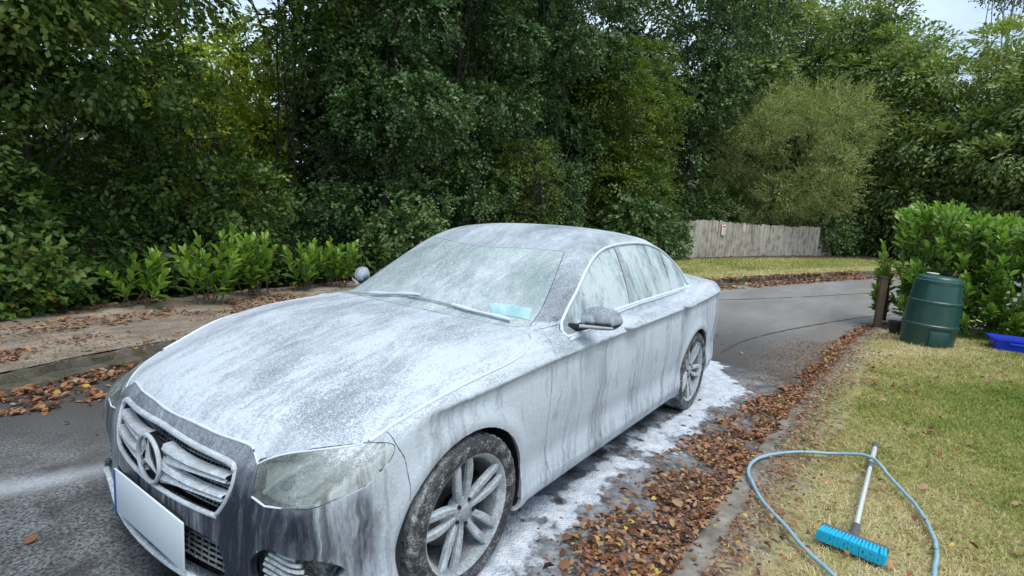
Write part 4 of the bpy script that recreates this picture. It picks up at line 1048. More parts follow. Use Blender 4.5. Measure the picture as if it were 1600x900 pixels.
INTAKE = smooth_closed(wrap([(.765, .600, .405), (.757, .69, .462), (.70, .795, .455), (.60, .845, .375), (.60, .845, .335), (.70, .80, .30), (.77, .66, .285), (.78, .60, .33)]), 5, ())
WSC = smooth_closed([(-.435, -.3), (-.435, 0), (-.47, .35), (-.555, .60), (-.66, .705), (-.80, .690), (-1.0, .632), (-1.235, .553), (-1.238, .535), (-1.17, .40), (-1.085, .16), (-1.062, 0), (-1.062, -.3)], 6, (0, 12, 7, 4))
RW = smooth_closed([(-2.53, -.3), (-2.53, 0), (-2.60, .35), (-2.70, .50), (-3.0, .585), (-3.30, .60), (-3.40, .35), (-3.44, 0), (-3.44, -.3)], 6, (0, 8))
DLO = smooth_closed([(-.80, .988), (-.935, 1.085), (-1.055, 1.154), (-1.264, 1.270), (-1.43, 1.340), (-1.60, 1.384), (-1.83, 1.408), (-2.18, 1.416), (-2.46, 1.397), (-2.70, 1.345), (-2.90, 1.265), (-3.03, 1.17), (-3.10, 1.075), (-3.085, 1.040), (-2.6, 1.038), (-1.9, 1.034), (-1.3, 1.008), (-.9, .968), (-.80, .965)], 5, (18,))
SAIL = [(-.7, .9), (-.98, .9), (-.975, 1.3), (-.7, 1.3)]
def line_poly(pts, side=-1): return pts
FDOOR = smooth_closed([(-.655, 1.0), (-.625, .93), (-.60, .80), (-.585, .60), (-.60, .40), (-.645, .272), (-1.2, .270), (-1.745, .270), (-1.745, .6), (-1.735, .95), (-1.735, 1.05), (-1.2, 1.05)], 5, (0, 5, 7, 10))
RDOOR = smooth_closed([(-1.752, 1.05), (-1.752, .95), (-1.762, .6), (-1.762, .270), (-2.30, .270), (-2.42, .30), (-2.50, .45), (-2.62, .64), (-2.80, .80), (-2.88, .93), (-2.86, 1.05)], 5, (0, 3, 4, 10))
TRUNK = smooth_closed([(-3.50, -.3), (-3.50, 0), (-3.49, .55), (-3.55, .66), (-3.9, .66), (-4.3, .60), (-4.3, -.3)], 4, (0, 5, 6))
TAIL = smooth_closed([(.44, .80), (.44, .885), (.7, .905), (1.0, .915), (1.0, .80), (.7, .775)], 4, (3, 4))
B_PIL = [(-1.715, .9), (-1.715, 1.0), (-1.80, 1.45), (-1.875, 1.45), (-1.79, 1.0), (-1.79, .9)]
Q_PIL = [(-2.58, .9), (-2.58, 1.03), (-2.665, 1.45), (-2.705, 1.45), (-2.615, 1.03), (-2.615, .9)]
def allv(P): return np.ones(len(P), bool)
CUTS = [
 ('hood', pr_top, HOOD, lambda P: (P[:, 2] > .69) & (P[:, 0] > -.7)),
 ('head', pr_wrap, HEAD, lambda P: (P[:, 0] > .2) & (P[:, 2] > .4) & (P[:, 2] < .9)),
 ('grille', pr_front, GRILLE, lambda P: (P[:, 0] > .55)),
 ('lowin', pr_front, LOWIN, lambda P: (P[:, 0] > .55)),
 ('intake', pr_wrap, INTAKE, lambda P: (P[:, 0] > .3)),
 ('ws', pr_top, WSC, lambda P: (P[:, 2] > .98) & (P[:, 0] > -1.5)),
 ('rw', pr_top, RW, lambda P: (P[:, 2] > 1.0) & (P[:, 0] < -2)),
 ('dlo', pr_side, DLO, lambda P: (P[:, 1] > .45) & (P[:, 2] > .9)),
 ('fdoor', pr_side, FDOOR, lambda P: (P[:, 1] > .6)),
 ('rdoor', pr_side, RDOOR, lambda P: (P[:, 1] > .6)),
 ('trunk', pr_top, TRUNK, lambda P: (P[:, 2] > .60) & (P[:, 0] < -3.2)),
 ('tail', pr_front, TAIL, lambda P: (P[:, 0] < -3.72) & (P[:, 2] < .96)),
 ('bpil', pr_side, B_PIL, lambda P: (P[:, 1] > .45) & (P[:, 2] > .9)),
 ('qpil', pr_side, Q_PIL, lambda P: (P[:, 1] > .45) & (P[:, 2] > .9)),
 ('sail', pr_side, SAIL, lambda P: (P[:, 1] > .6) & (P[:, 2] > .9)),
]
ARCH_R = .372
def arch(x):
    return lambda P: np.where(P[:, 1] > .45, np.hypot(P[:, 0]-x, P[:, 2]-.335)-ARCH_R, 1.)
def fieldfun(pr, poly, mask):
    def f(P):
        m = mask(P); r = np.full(len(P), 1.)
        if m.any(): r[m] = sdp(pr(P[m]), poly)
        return r
    return f
FUN = {n: fieldfun(p, q, m) for n, p, q, m in CUTS}
FUN['archf'] = arch(0.); FUN['archr'] = arch(-2.939)
FUN['bumper'] = lambda P: np.where(P[:, 1] > .3, (np.interp(P[:, 2], [.2, .45, .60, .70, .76, .9], [.33, .33, .335, .35, .385, .42])-P[:, 0]), -1.)
FUN['rbump'] = lambda P: np.maximum(P[:, 2]-.60, P[:, 0]+3.42)
FUN['skirt'] = lambda P: np.where((P[:, 1] > .5) & (P[:, 0] < -.25) & (P[:, 0] > -2.7), P[:, 2]-.258, 1.)
def cut(bm, f):
    bm.verts.ensure_lookup_table(); bm.verts.index_update(); P = np.array([v.co[:] for v in bm.verts]); v = f(P)
    v[np.abs(v) < 4e-4] = 0
    ev = [(e, v[e.verts[0].index], v[e.verts[1].index]) for e in bm.edges]
    new = [bm.verts[i] for i in np.flatnonzero(v == 0)]
    for e, a, b in ev:
        if a*b < 0 and max(abs(a), abs(b)) < .9:
            ve = e.verts[0]; t = a/(a-b)
            t = min(.98, max(.02, t)); _, nv = bmesh.utils.edge_split(e, ve, t); new.append(nv)
    if new: bmesh.ops.connect_verts(bm, verts=new)
for nme in ('archf', 'archr', 'hood', 'head', 'bumper', 'grille', 'lowin', 'intake', 'ws', 'rw', 'dlo', 'fdoor', 'rdoor', 'bpil', 'qpil', 'sail', 'skirt', 'trunk', 'tail', 'rbump'):
    cut(BM, FUN[nme])
BM.faces.ensure_lookup_table(); BM.verts.index_update(); BM.faces.index_update()
FC = np.array([f.calc_center_median()[:] for f in BM.faces]); LV = {n: f(FC) < 0 for n, f in FUN.items()}
lab = np.full(len(FC), 'body', dtype=object)
lab[LV['bumper'] & (FC[:, 0] > .2)] = 'front_bumper'
lab[LV['rbump']] = 'rear_bumper'; lab[LV['skirt']] = 'side_skirt'
lab[LV['fdoor']] = 'front_door'; lab[LV['rdoor']] = 'rear_door'
lab[LV['hood']] = 'hood'; lab[LV['trunk']] = 'trunk_lid'; lab[LV['tail']] = 'tail_light'
lab[LV['ws']] = 'windscreen'; lab[LV['rw']] = 'rear_window'
dl = LV['dlo']; xq = FC[:, 0]+.19*(FC[:, 2]-1.03)
lab[dl & (xq > -1.75)] = 'front_window'; lab[dl & (xq <= -1.75) & (xq > -2.60)] = 'rear_side_window'; lab[dl & (xq <= -2.60)] = 'quarter_window'
lab[dl & (LV['bpil'] | LV['qpil'])] = 'pillar'; lab[dl & LV['sail']] = 'pillar'
lab[LV['head']] = 'headlight'
lab[LV['grille'] | LV['lowin'] | LV['intake'] | LV['archf'] | LV['archr']] = 'x'
under = (FC[:, 2] < .2) & (FC[:, 1] < .75) & (FC[:, 0] > -3.9) & (FC[:, 0] < .6); lab[under & (lab != 'x')] = 'underbody'
gNrm = unit(grad(body, np.array([v.co[:] for v in BM.verts])))
BV = np.array([v.co[:] for v in BM.verts])
FV = [[v.index for v in f.verts] for f in BM.faces]

# ---- how thickly each spot carries foam (a coating with its own shape on the car)
def cover(P, N, strip=False):
    x, y, z = P.T; y = np.abs(y); nz = N[:, 2]
    c = np.full(len(P), .87)
    c = np.where(nz > .55, .86+.28*(fbm(x*.5, P[:, 1]*1.4, 1.6, 35)-.5)-.10*sst(-.1, -.6, P[:, 1]), c)
    fr = sst(.36, .56, x)*sst(.70, .60, z+.10*fbm(x*2+y*2, z, 3, 33)-.05)                # front bumper, mostly rinsed
    c = c*(1-fr)+fr*(.40+.25*(fbm(x+y, z, 5, 31)-.5))
    if strip: c = c*(1-sst(.62, .68, x))+sst(.62, .68, x)*(.34*sst(.70, .66, z)+.47*sst(.66, .70, z))
    c = c*(1-sst(1.30, 1.40, z))+.74*sst(1.30, 1.40, z)
    apil = (x > -1.35) & (x < -.62) & (z > 1.03) & (nz > .2); c = np.where(apil, .56+.18*sst(1.12, 1.35, z), c)
    c = c-.12*sst(.40, .30, z)*(y > .7)*(x < -.3)
    c = np.where((x < -3.0) & (z < .95), .72, c)
    return np.clip(c, 0, 1)
def foam_material(name, paint, veil, white, rough=.32, streak=1.0, glass=0.0, shift=0.0, upr=(.18, .6)):
    t = NT(name); cv = t.attr('cover'); o = t.coord()
    geo = t.n('ShaderNodeNewGeometry'); sp = t.n('ShaderNodeSeparateXYZ'); t.l(geo.outputs['Normal'], sp.inputs[0])
    up = t.sstep(upr[0], upr[1], t.math('ABSOLUTE', sp.outputs['Z']))
    warp = t.noise(2.2, 3, col=True); vm = t.n('ShaderNodeVectorMath', operation='MULTIPLY_ADD'); t.l(warp, vm.inputs[0]); vm.inputs[1].default_value = (.16, .16, .16); t.l(o, vm.inputs[2]); ow = vm.outputs[0]
    # vertical runs on flanks
    r1 = t.noise(6, 3, .5, src=t.mapping((1, 1, .09), src=ow)); r2 = t.noise(34, 4, .6, src=t.mapping((1, 1, .045), src=ow)); r3 = t.noise(95, 4, .7, src=t.mapping((1, 1, .30)))
    side = t.math('ADD', t.math('ADD', t.math('MULTIPLY', r1, .48), t.math('MULTIPLY', r2, .42)), t.math('MULTIPLY', r3, .10))
    side = t.math('MULTIPLY_ADD', side, 1.42, -.21)
    if not streak: side = t.math('ADD', t.math('MULTIPLY', t.noise(22, 5, .7), .5), t.math('MULTIPLY', t.noise(120, 4, .8), .5)); side = t.math('MULTIPLY_ADD', side, 1.3, -.15)
    # rivulets and bubbles on upward faces
    u1 = t.noise(2.6, 6, .68, src=t.mapping((.36, 1.5, 1), (0, 0, .18), src=ow)); u2 = t.noise(17, 6, .72, src=t.mapping((.36, 1.6, 1), (0, 0, .25), src=ow)); u3 = t.noise(75, 4, .7)
    u4 = t.noise(150, 3, .8)
    top = t.math('ADD', t.math('ADD', t.math('MULTIPLY', u1, .40), t.math('MULTIPLY', u2, .26)), t.math('ADD', t.math('MULTIPLY', u3, .14), t.math('MULTIPLY', u4, .20)))
    bub = t.ramp(t.noise(2.1, 3, .5), [(.44, 0), (.60, 1)])
    top = t.math('ADD', top, t.math('MULTIPLY', t.math('MULTIPLY', t.math('SUBTRACT', u4, .53), bub), .44))
    top = t.math('MULTIPLY_ADD', top, 1.35, -.175)
    f = t.mix(up, side, top)
    f = t.n('ShaderNodeRGBToBW').outputs[0] if False else f
    th = t.math('MULTIPLY_ADD', cv, -.42, .76+shift)                       # threshold from cover
    thick = t.sstep(t.math('SUBTRACT', th, .11), t.math('ADD', th, .15), f)
    veilf = t.math('MULTIPLY', t.math('MULTIPLY', t.sstep(t.math('SUBTRACT', th, .26), t.math('SUBTRACT', th, .02), f), 1.0), t.sstep(.05, .75, cv))
    col = t.mix(t.math('MULTIPLY', veilf, .85), paint, veil)
    col = t.mix(thick, col, t.mix(t.ramp(u3, [(.35, 0), (.65, 1)]), tuple(w*.86 for w in white), white))
    t.set(col, t.math('MULTIPLY_ADD', t.math('MAXIMUM', thick, veilf), .45, rough-.12), spec=.5)
    t.p.inputs['Coat Weight'].default_value = .12; t.p.inputs['Coat Roughness'].default_value = .3
    t.bump(t.math('ADD', t.math('MULTIPLY', thick, .9), t.math('MULTIPLY', u3, .5)), .7, .006)
    if glass:
        tr = t.n('ShaderNodeBsdfTransparent'); tr.inputs[0].default_value = (.75, .82, .80, 1)
        ms = t.n('ShaderNodeMixShader'); t.l(t.math('MULTIPLY', t.math('SUBTRACT', 1.0, t.math('MAXIMUM', thick, t.math('MULTIPLY', veilf, .62))), glass), ms.inputs[0])
        t.l(t.p.outputs[0], ms.inputs[1]); t.l(tr.outputs[0], ms.inputs[2]); t.l(ms.outputs[0], t.out.inputs[0])
    return t.m
WHITE = (.53, .60, .67)
M_PAINT = foam_material('foamed_navy_paint', (.016, .022, .036), (.33, .38, .43), WHITE)
M_GLASSF = foam_material('foamed_glass', (.06, .12, .12), (.30, .39, .40), (.53, .62, .65), rough=.22, upr=(.60, .75))
M_LAMPG = foam_material('foamed_lamp_glass', (.16, .18, .17), (.33, .38, .37), (.52, .58, .60), rough=.2, glass=.8)
M_CHROME = foam_material('foamed_chrome', (.40, .42, .44), (.36, .41, .44), (.57, .64, .70), rough=.25)
M_RIM = foam_material('foamed_alloy', (.13, .145, .155), (.28, .33, .36), (.54, .61, .66), rough=.3, streak=0)
M_RUB = foam_material('foamed_rubber', (.016, .017, .019), (.075, .083, .092), (.58, .64, .68), rough=.6, shift=.03, streak=0)
M_TRIMW = simple('foam_bead', (.58, .65, .72), .5, var=.12, scale=40, bump=.3)
M_DARKP = simple('dark_trim', (.012, .013, .015), .5, var=.3)
M_GRID = foam_material('grille_mesh', (.02, .023, .025), (.14, .16, .17), (.55, .61, .63), rough=.4, streak=0)
M_TAILR = simple('tail_lamp_red', (.30, .012, .015), .2)

CAR = empty('parked_car', (-1.55, 0, 0), 'dark saloon car smothered in white wash foam, parked in the lane nose toward the viewer', 'car')
def flange(bm, depth):
    bm.normal_update(); es = [e for e in bm.edges if e.is_boundary and not (abs(e.verts[0].co.y) < 1e-5 and abs(e.verts[1].co.y) < 1e-5)]
    cvl = bm.verts.layers.float.get('cover'); nv = {}
    nl = bm.verts.layers.float_vector.get('gn')
    for e in es:
        e.smooth = False
        for v in e.verts:
            if v not in nv:
                n = v[nl]; w = bm.verts.new(v.co-n*depth); w[cvl] = v[cvl]*.6; w[nl] = n; nv[v] = w
    for e in es:
        a, b = e.verts; f = e.link_faces[0]; lo = [l.vert for l in f.loops]; i = lo.index(a)
        if lo[(i+1) % len(lo)] == b: bm.faces.new((b, a, nv[a], nv[b]))
        else: bm.faces.new((a, b, nv[b], nv[a]))
def panel(name, sel, mats, side='both', shrink=.0022, depth=.022, offset_n=0.0, mat=None, fl=True, coverfun=cover, cadd=0.0):
    """side: both = one mesh across the centre line, L / R = one side"""
    ids = np.flatnonzero(sel); outs = []
    used = sorted({i for k in ids for i in FV[k]}); mp = {u: j for j, u in enumerate(used)}
    P = BV[used].copy(); N = gNrm[used].copy()
    cnt = {}
    for k in ids:
        f = FV[k]
        for a, b in zip(f, f[1:]+f[:1]): cnt[(min(a, b), max(a, b))] = cnt.get((min(a, b), max(a, b)), 0)+1
    bd = {}
    cen = {}
    for k in ids:
        f = FV[k]
        for i, a in enumerate(f):
            cen.setdefault(a, []).append(k)
    for (a, b), c in cnt.items():
        if c == 1 and not (abs(BV[a][1]) < 1e-5 and abs(BV[b][1]) < 1e-5): bd[a] = 1; bd[b] = 1
    for a in bd:
        j = mp[a]; d = np.mean([FC[k] for k in cen[a]], 0)-P[j]; n = N[j]; d = d-n*(d@n)
        if abs(P[j][1]) < 1e-5: d[1] = 0
        L = np.linalg.norm(d)
        if L > 1e-6: P[j] = P[j]+d/L*min(shrink, L*.8)
    P = P+N*offset_n
    cv = np.clip(coverfun(P, N)+cadd, 0, 1)
    bm = bmesh.new(); cl = bm.verts.layers.float.new('cover'); nl = bm.verts.layers.float_vector.new('gn')
    def add(sg):
        vs = []
        for p, n, c in zip(P, N, cv):
            v = bm.verts.new((p[0], p[1]*sg, p[2])); v[cl] = c; v[nl] = (n[0], n[1]*sg, n[2]); vs.append(v)
        for k in ids:
            f = [vs[mp[i]] for i in FV[k]]
            try: bm.faces.new(f if sg > 0 else f[::-1])
            except ValueError: pass
    if side in ('both', 'L'): add(1)
    if side in ('both', 'R'): add(-1)
    if side == 'both':
        bmesh.ops.remove_doubles(bm, verts=[v for v in bm.verts if abs(v.co.y) < 1e-4], dist=5e-4)
    if fl: flange(bm, depth)
    for f in bm.faces: f.smooth = True
    me = bpy.data.meshes.new(name); bm.to_mesh(me); bm.free()
    o = link(name, me, mats, CAR, True); return o
cover_bumper = lambda P, N: cover(P, N, True)
for nm, m in (('hood', M_PAINT), ('windscreen', M_GLASSF), ('rear_window', M_GLASSF), ('trunk_lid', M_PAINT), ('rear_bumper', M_PAINT), ('front_bumper', M_PAINT), ('body', M_PAINT)):
    cf = {'windscreen': lambda P, N: .74+0*P[:, 0], 'front_bumper': cover_bumper}.get(nm, cover)
    panel(nm, lab == nm, m, coverfun=cf, depth=.03 if nm in ('front_bumper', 'body') else .02)
panel('underbody', lab == 'underbody', M_DARKP, fl=False, shrink=0)
for sd_ in 'LR':
    for nm, m in (('front_door', M_PAINT), ('rear_door', M_PAINT), ('side_skirt', M_PAINT), ('tail_light', M_TAILR), ('headlight', M_LAMPG)):
        cf = cover
        if nm == 'headlight': cf = lambda P, N: .47+.42*sst(.66, .50, P[:, 0])
        p_ = panel(nm, lab == nm, m, sd_, coverfun=cf)
        if nm == 'headlight':
            hs = panel('housing', lab == nm, simple('lamp_housing', (.50, .53, .50), .35, var=.2) if sd_ == 'L' else bpy.data.materials['lamp_housing'], sd_, offset_n=-.05, fl=False, shrink=.0)
            hs.parent = p_; hs.location = (0, 0, 0)
            sg = 1 if sd_ == 'L' else -1
            for path in ([(.725, .600, .615), (.690, .655, .675), (.620, .700, .715), (.545, .745, .732)], [(.690, .690, .625), (.660, .745, .640), (.610, .770, .690), (.585, .775, .705)]):
                pp = cat([np.array(q) for q in path], 5)
                dd = MB().tube([(q[0]-.006, q[1]*sg-.004*sg, q[2]) for q in pp], .009, 8).build('light_bar', M_TRIMW); dd.parent = p_
            for cx, cy, cz in ((.665, .640, .640), (.575, .755, .672)):
                ll = MB(); bmesh.ops.create_uvsphere(ll.bm, u_segments=20, v_segments=12, radius=.036, matrix=Matrix.Translation((cx-.015, cy*sg, cz)))
                lo_ = ll.build('lens', bpy.data.materials.get('lamp_lens') or simple('lamp_lens', (.10, .11, .11), .1)); lo_.parent = p_
    for nm in ('front_window', 'rear_side_window', 'quarter_window'):
        w = panel(nm, lab == nm, M_GLASSF, sd_, offset_n=-.004, coverfun=lambda P, N: .66+.22*fbm(P[:, 0], P[:, 2]*.2, 6, 44), depth=.008)
    for a_, b_ in ((9, -1.3), (-1.3, -2.3), (-2.3, -9)):
        panel('pillar', (lab == 'pillar') & (FC[:, 0] < a_) & (FC[:, 0] >= b_), M_PAINT, sd_, coverfun=lambda P, N: .66+0*P[:, 0], depth=.006)
# name the windows simply
for o in list(bpy.data.objects):
    if o.name.split('.')[0] in ('front_window', 'rear_side_window', 'quarter_window'): o.name = 'side_window'

# ---- surface helpers for trim that follows the skin
def on_side(x, z, up=True):
    """y of the skin at x,z (outermost)"""
    ys = np.linspace(1.0, .4, 601); f = body(np.full(601, x), ys, np.full(601, z)); i = int(np.argmax(f < 0))
    return ys[i] if f[i] < 0 else None
def on_top(x, y):
    zs = np.linspace(1.56, .5, 1061); f = body(np.full(1061, x), np.full(1061, y), zs); i = int(np.argmax(f < 0)); return zs[i] if f[i] < 0 else None
def on_front(y, z):
    xs = np.linspace(.95, .2, 751); f = body(xs, np.full(751, y), np.full(751, z)); i = int(np.argmax(f < 0)); return xs[i] if f[i] < 0 else None
def mirror_tube(name, pts, r, mat, n=8, both=True, closed=False, cover_=.8):
    for sg in ((1, -1) if both else (1,)):
        o = MB().tube([(p[0], p[1]*sg, p[2]) for p in pts], r, n, closed=closed).build(name, mat, CAR, world_coords=True)
        at_ = o.data.attributes.new('cover', 'FLOAT', 'POINT'); at_.data.foreach_set('value', np.full(len(o.data.vertices), cover_, np.float32))
def give_cover(o, c, fn=None):
    at_ = o.data.attributes.new('cover', 'FLOAT', 'POINT'); n = len(o.data.vertices)
    if fn: co = np.empty(n*3, np.float32); o.data.vertices.foreach_get('co', co); v = fn(co.reshape(-1, 3))
    else: v = np.full(n, c)
    at_.data.foreach_set('value', np.asarray(v, np.float32)); return o
# bright foam-laden window surround
pts = []
for p in DLO[::2]:
    y = on_side(p[0], p[1])
    if y: pts.append((p[0], y+.004, p[1]))
pts = [p for p in pts if p[0] < -.78]
mirror_tube('window_trim', pts, .0095, M_TRIMW, 10, closed=True)
# sill of foam resting on the belt line
pts = []
for x in np.linspace(-.80, -3.08, 40):
    z = np.interp(-x, [.70, .9, 1.3, 1.9, 2.6, 3.08], [.940, .958, .997, 1.023, 1.027, 1.032]); pts.append((x, on_side(x, z)+.001, z))
mirror_tube('window_trim', pts, [.007+.004*abs(math.sin(i*.9))+.003*math.sin(i*2.3)**2 for i in range(40)], M_TRIMW, 8)
# hood shut line bead
rngh = np.random.default_rng(7)
hp = [p for p in HOOD if p[1] >= 0]
pts = []
for p in hp:
    if p[0] < -.57: continue
    if p[0] < -.40 and p[1] < .8: continue
    z = on_top(p[0], max(p[1], 0))
    if z and z > .66: pts.append((p[0], p[1], z+.001))
front = [p for p in pts if p[1] < .50 and p[0] > .6]; sidep = [p for p in pts if not (p[1] < .50 and p[0] > .6)]
fr = front[::-1] if front[0][1] < front[-1][1] else front
full = [(p[0], p[1], p[2]) for p in fr]+[(p[0], -p[1], p[2]) for p in fr[::-1][1:]]
give_cover(MB().tube(full, [.0035+.003*rngh.random() for _ in full], 8).build('foam_bead', M_TRIMW, CAR, world_coords=True), .8)
hl = [p for p in sidep if p[0] > .46]; hs_ = [p for p in sidep if p[0] <= .46]
mirror_tube('foam_bead', hl, .0035, M_TRIMW); mirror_tube('foam_bead', [p for p in hs_ if p[0] > -.53], [.0035+.004*sst(-.5, .2, p[0])*1 for p in hs_ if p[0] > -.53], M_TRIMW)
mirror_tube('foam_bead', [(p[0], p[1]-.004, p[2]-.006) for p in [(HEAD3[i][0], HEAD3[i][1], HEAD3[i][2]) for i in (10, 9, 8, 7, 6, 5)]], .004, M_TRIMW)

# ---- grille
gm = MB()
for zz in np.arange(.49, .705, .0165):
    for_ = []
    ye = .474 if zz > .6 else .474-.9*(.60-zz)
    gm.tube([(on_front(abs(y), zz)-.050, y, zz) for y in np.linspace(-ye, ye, 13)], .0035, 5)
for y in np.arange(-.44, .441, .022):
    zt = .70 if abs(y) < .25 else .684; gm.tube([(on_front(abs(y), z)-.052, y, z) for z in np.linspace(.487, zt, 6)], .003, 5)
give_cover(gm.build('grille', M_GRID, CAR, world_coords=True), .55); GR = [o for o in CAR.children if o.name.startswith('grille')][0]
def sheet_front(name, ys, zs, inset, mat):
    bm = bmesh.new(); g = [[bm.verts.new((on_front(abs(y), z)-inset, y, z)) for z in zs] for y in ys]
    for i in range(len(ys)-1):
        for j in range(len(zs)-1): bm.faces.new((g[i][j], g[i+1][j], g[i+1][j+1], g[i][j+1]))
    return link(name, bm_mesh(name, bm, smooth=True), mat, CAR, True)
sheet_front('grille_backing', np.linspace(-.5, .5, 21), np.linspace(.46, .715, 6), .085, M_DARKP)
sheet_front('intake_backing', np.linspace(-.55, .55, 21), np.linspace(.22, .44, 6), .10, M_DARKP)
gp = [p for p in GRILLE if p[0] >= 0]; fr = [(on_front(p[0], p[1])-.004, p[0], p[1]) for p in gp]
ring_ = fr+[(p[0], -p[1], p[2]) for p in fr[::-1]]
rr_ = [.013 if p[2] > .66 else .009 for p in ring_]
give_cover(MB().tube(ring_, rr_, 10, closed=True).build('grille_surround', M_CHROME, CAR, world_coords=True), .78)
# two double bars either side of the badge, flaring into it
STX, STZ, STR = on_front(0, .583)+.012, .583, .092
for sg in (1, -1):
    for z0, dz in ((.612, .016), (.552, .014)):
        bm = bmesh.new(); rows = []
        for k, f in enumerate(np.linspace(0, 1, 12)):
            y = .07+f*(.444-.07); hgt = dz+.030*(1-f)**3*(1 if z0 > .58 else 1); zc = z0+.012*f-(.004 if z0 < .58 else -.0)
            x = on_front(y, zc); ringp = [(-.030, hgt), (.004, hgt*.95), (.012, hgt*.55), (.002, .0), (.012, -hgt*.55), (.004, -hgt*.95), (-.030, -hgt)]
            rows.append([bm.verts.new((x+a-.008, y*sg, zc+b)) for a, b in ringp])
        for a, b in zip(rows[:-1], rows[1:]):
            for k in range(6): bm.faces.new((a[k], a[k+1], b[k+1], b[k]))
        bmesh.ops.recalc_face_normals(bm, faces=bm.faces[:])
        give_cover(link('grille_bar', bm_mesh('grille_bar', bm, angle=30), M_CHROME, CAR, True), .74)
# round three-pointed badge
mb = MB(); mb.tube([(STX, STR*math.cos(a), STZ+STR*math.sin(a)) for a in np.linspace(0, 2*math.pi, 49)[:-1]], .0085, 10, closed=True)
st_ = give_cover(mb.build('badge', M_CHROME, CAR, world_coords=True), .72)
bm = bmesh.new(); cf_ = bm.verts.new((STX+.014, 0, STZ)); cb = bm.verts.new((STX-.012, 0, STZ))
rim_ = []
for k in range(6):
    a = math.pi/2+k*math.pi/3; r = STR*.99 if k % 2 == 0 else .017
    rim_.append(bm.verts.new((STX, r*math.cos(a), STZ+r*math.sin(a))))
for k in range(6): bm.faces.new((cf_, rim_[k], rim_[(k+1) % 6])); bm.faces.new((cb, rim_[(k+1) % 6], rim_[k]))
bmesh.ops.recalc_face_normals(bm, faces=bm.faces[:]); o = give_cover(link('star', bm_mesh('star', bm), M_CHROME), .7); o.parent = st_
o = MB().lathe([(.001, STX-.030), (STR, STX-.024)], 32, axis='Z').build('disc', M_DARKP); o.parent = st_
o.rotation_euler = (0, math.radians(90), 0); o.location = (0, 0, STZ)
# ---- number plate, blank
PX = on_front(0, .38)+.022
def plate_pt(y, z, dx=0): return (PX+dx-.0, y, z)
p_ = MB().box((PX, .030, .370), (.008, .600, .185), None, .003, 2).build('number_plate', simple('blank_plate', (.62, .70, .75), .45, var=.02), CAR, world_coords=True)
q_ = MB().box((PX+.0052, -.262, .370), (.003, .014, .176)).build('side_band', simple('band_blue', (.02, .07, .34), .4)); q_.parent = p_
MB().box((PX-.018, 0, .376), (.030, .50, .13), None, .006).build('plate_holder', M_DARKP, CAR, world_coords=True)
# ---- lower grille slats, lip, corner intakes
lm = MB()
for z in np.arange(.262, .40, .022): lm.tube([(on_front(abs(y), z)-.045, y, z) for y in np.linspace(-.46, .46, 15)], .0045, 6)
for y in np.arange(-.44, .45, .04): lm.tube([(on_front(abs(y), z)-.046, y, z) for z in (.255, .33, .40)], .003, 5)
give_cover(lm.build('lower_grille', M_GRID, CAR, world_coords=True), .6)
lip = [(on_front(abs(y), .232)+.006, y, .228+.06*max(0, (abs(y)-.40)/.25)**1.3) for y in np.linspace(-.66, .66, 41)]
give_cover(MB().tube(lip, .0125, 10).build('splitter', M_CHROME, CAR, world_coords=True), .8)
for sg in (1, -1):
    mb = MB(); bk = bmesh.new()
    for z, w0, w1 in ((.445, .69, .77), (.423, .65, .785), (.401, .635, .79), (.379, .625, .795), (.357, .625, .795), (.335, .63, .785), (.315, .65, .77)):
        pp = []
        for y in np.linspace(w0, w1, 12):
            x = on_front(y, z); x = x if x else .6
            pp.append((x-.026, y*sg, z))
        mb.tube(pp, .0075, 6)
    give_cover(mb.build('intake_fin', M_GRID, CAR, world_coords=True), .72)
    g = [[bk.verts.new(((on_front(y, z) or .55)-.075, (y-.02)*sg, z)) for z in np.linspace(.27, .48, 5)] for y in np.linspace(.55, .86, 10)]
    for i in range(9):
        for j in range(4): bk.faces.new((g[i][j], g[i+1][j], g[i+1][j+1], g[i][j+1]))
    give_cover(link('intake_backing', bm_mesh('intake_backing', bk), M_GRID, CAR, True), .45)
# ---- wheel wells
for cx in (0., -2.939):
    for sg in (1, -1):
        bm = bmesh.new(); rows = []
        for a in np.linspace(-.35, math.pi+.35, 30):
            rows.append([bm.verts.new((cx+(ARCH_R+.004)*math.cos(a), sg*y, .335+(ARCH_R+.004)*math.sin(a))) for y in (.895, .60)]+[bm.verts.new((cx+.05*math.cos(a), sg*.595, .335+.05*math.sin(a)))])
        for a, b in zip(rows[:-1], rows[1:]):
            for k in range(2): bm.faces.new((a[k], a[k+1], b[k+1], b[k]))
        link('wheel_liner', bm_mesh('wheel_liner', bm), M_DARKP, CAR, True)
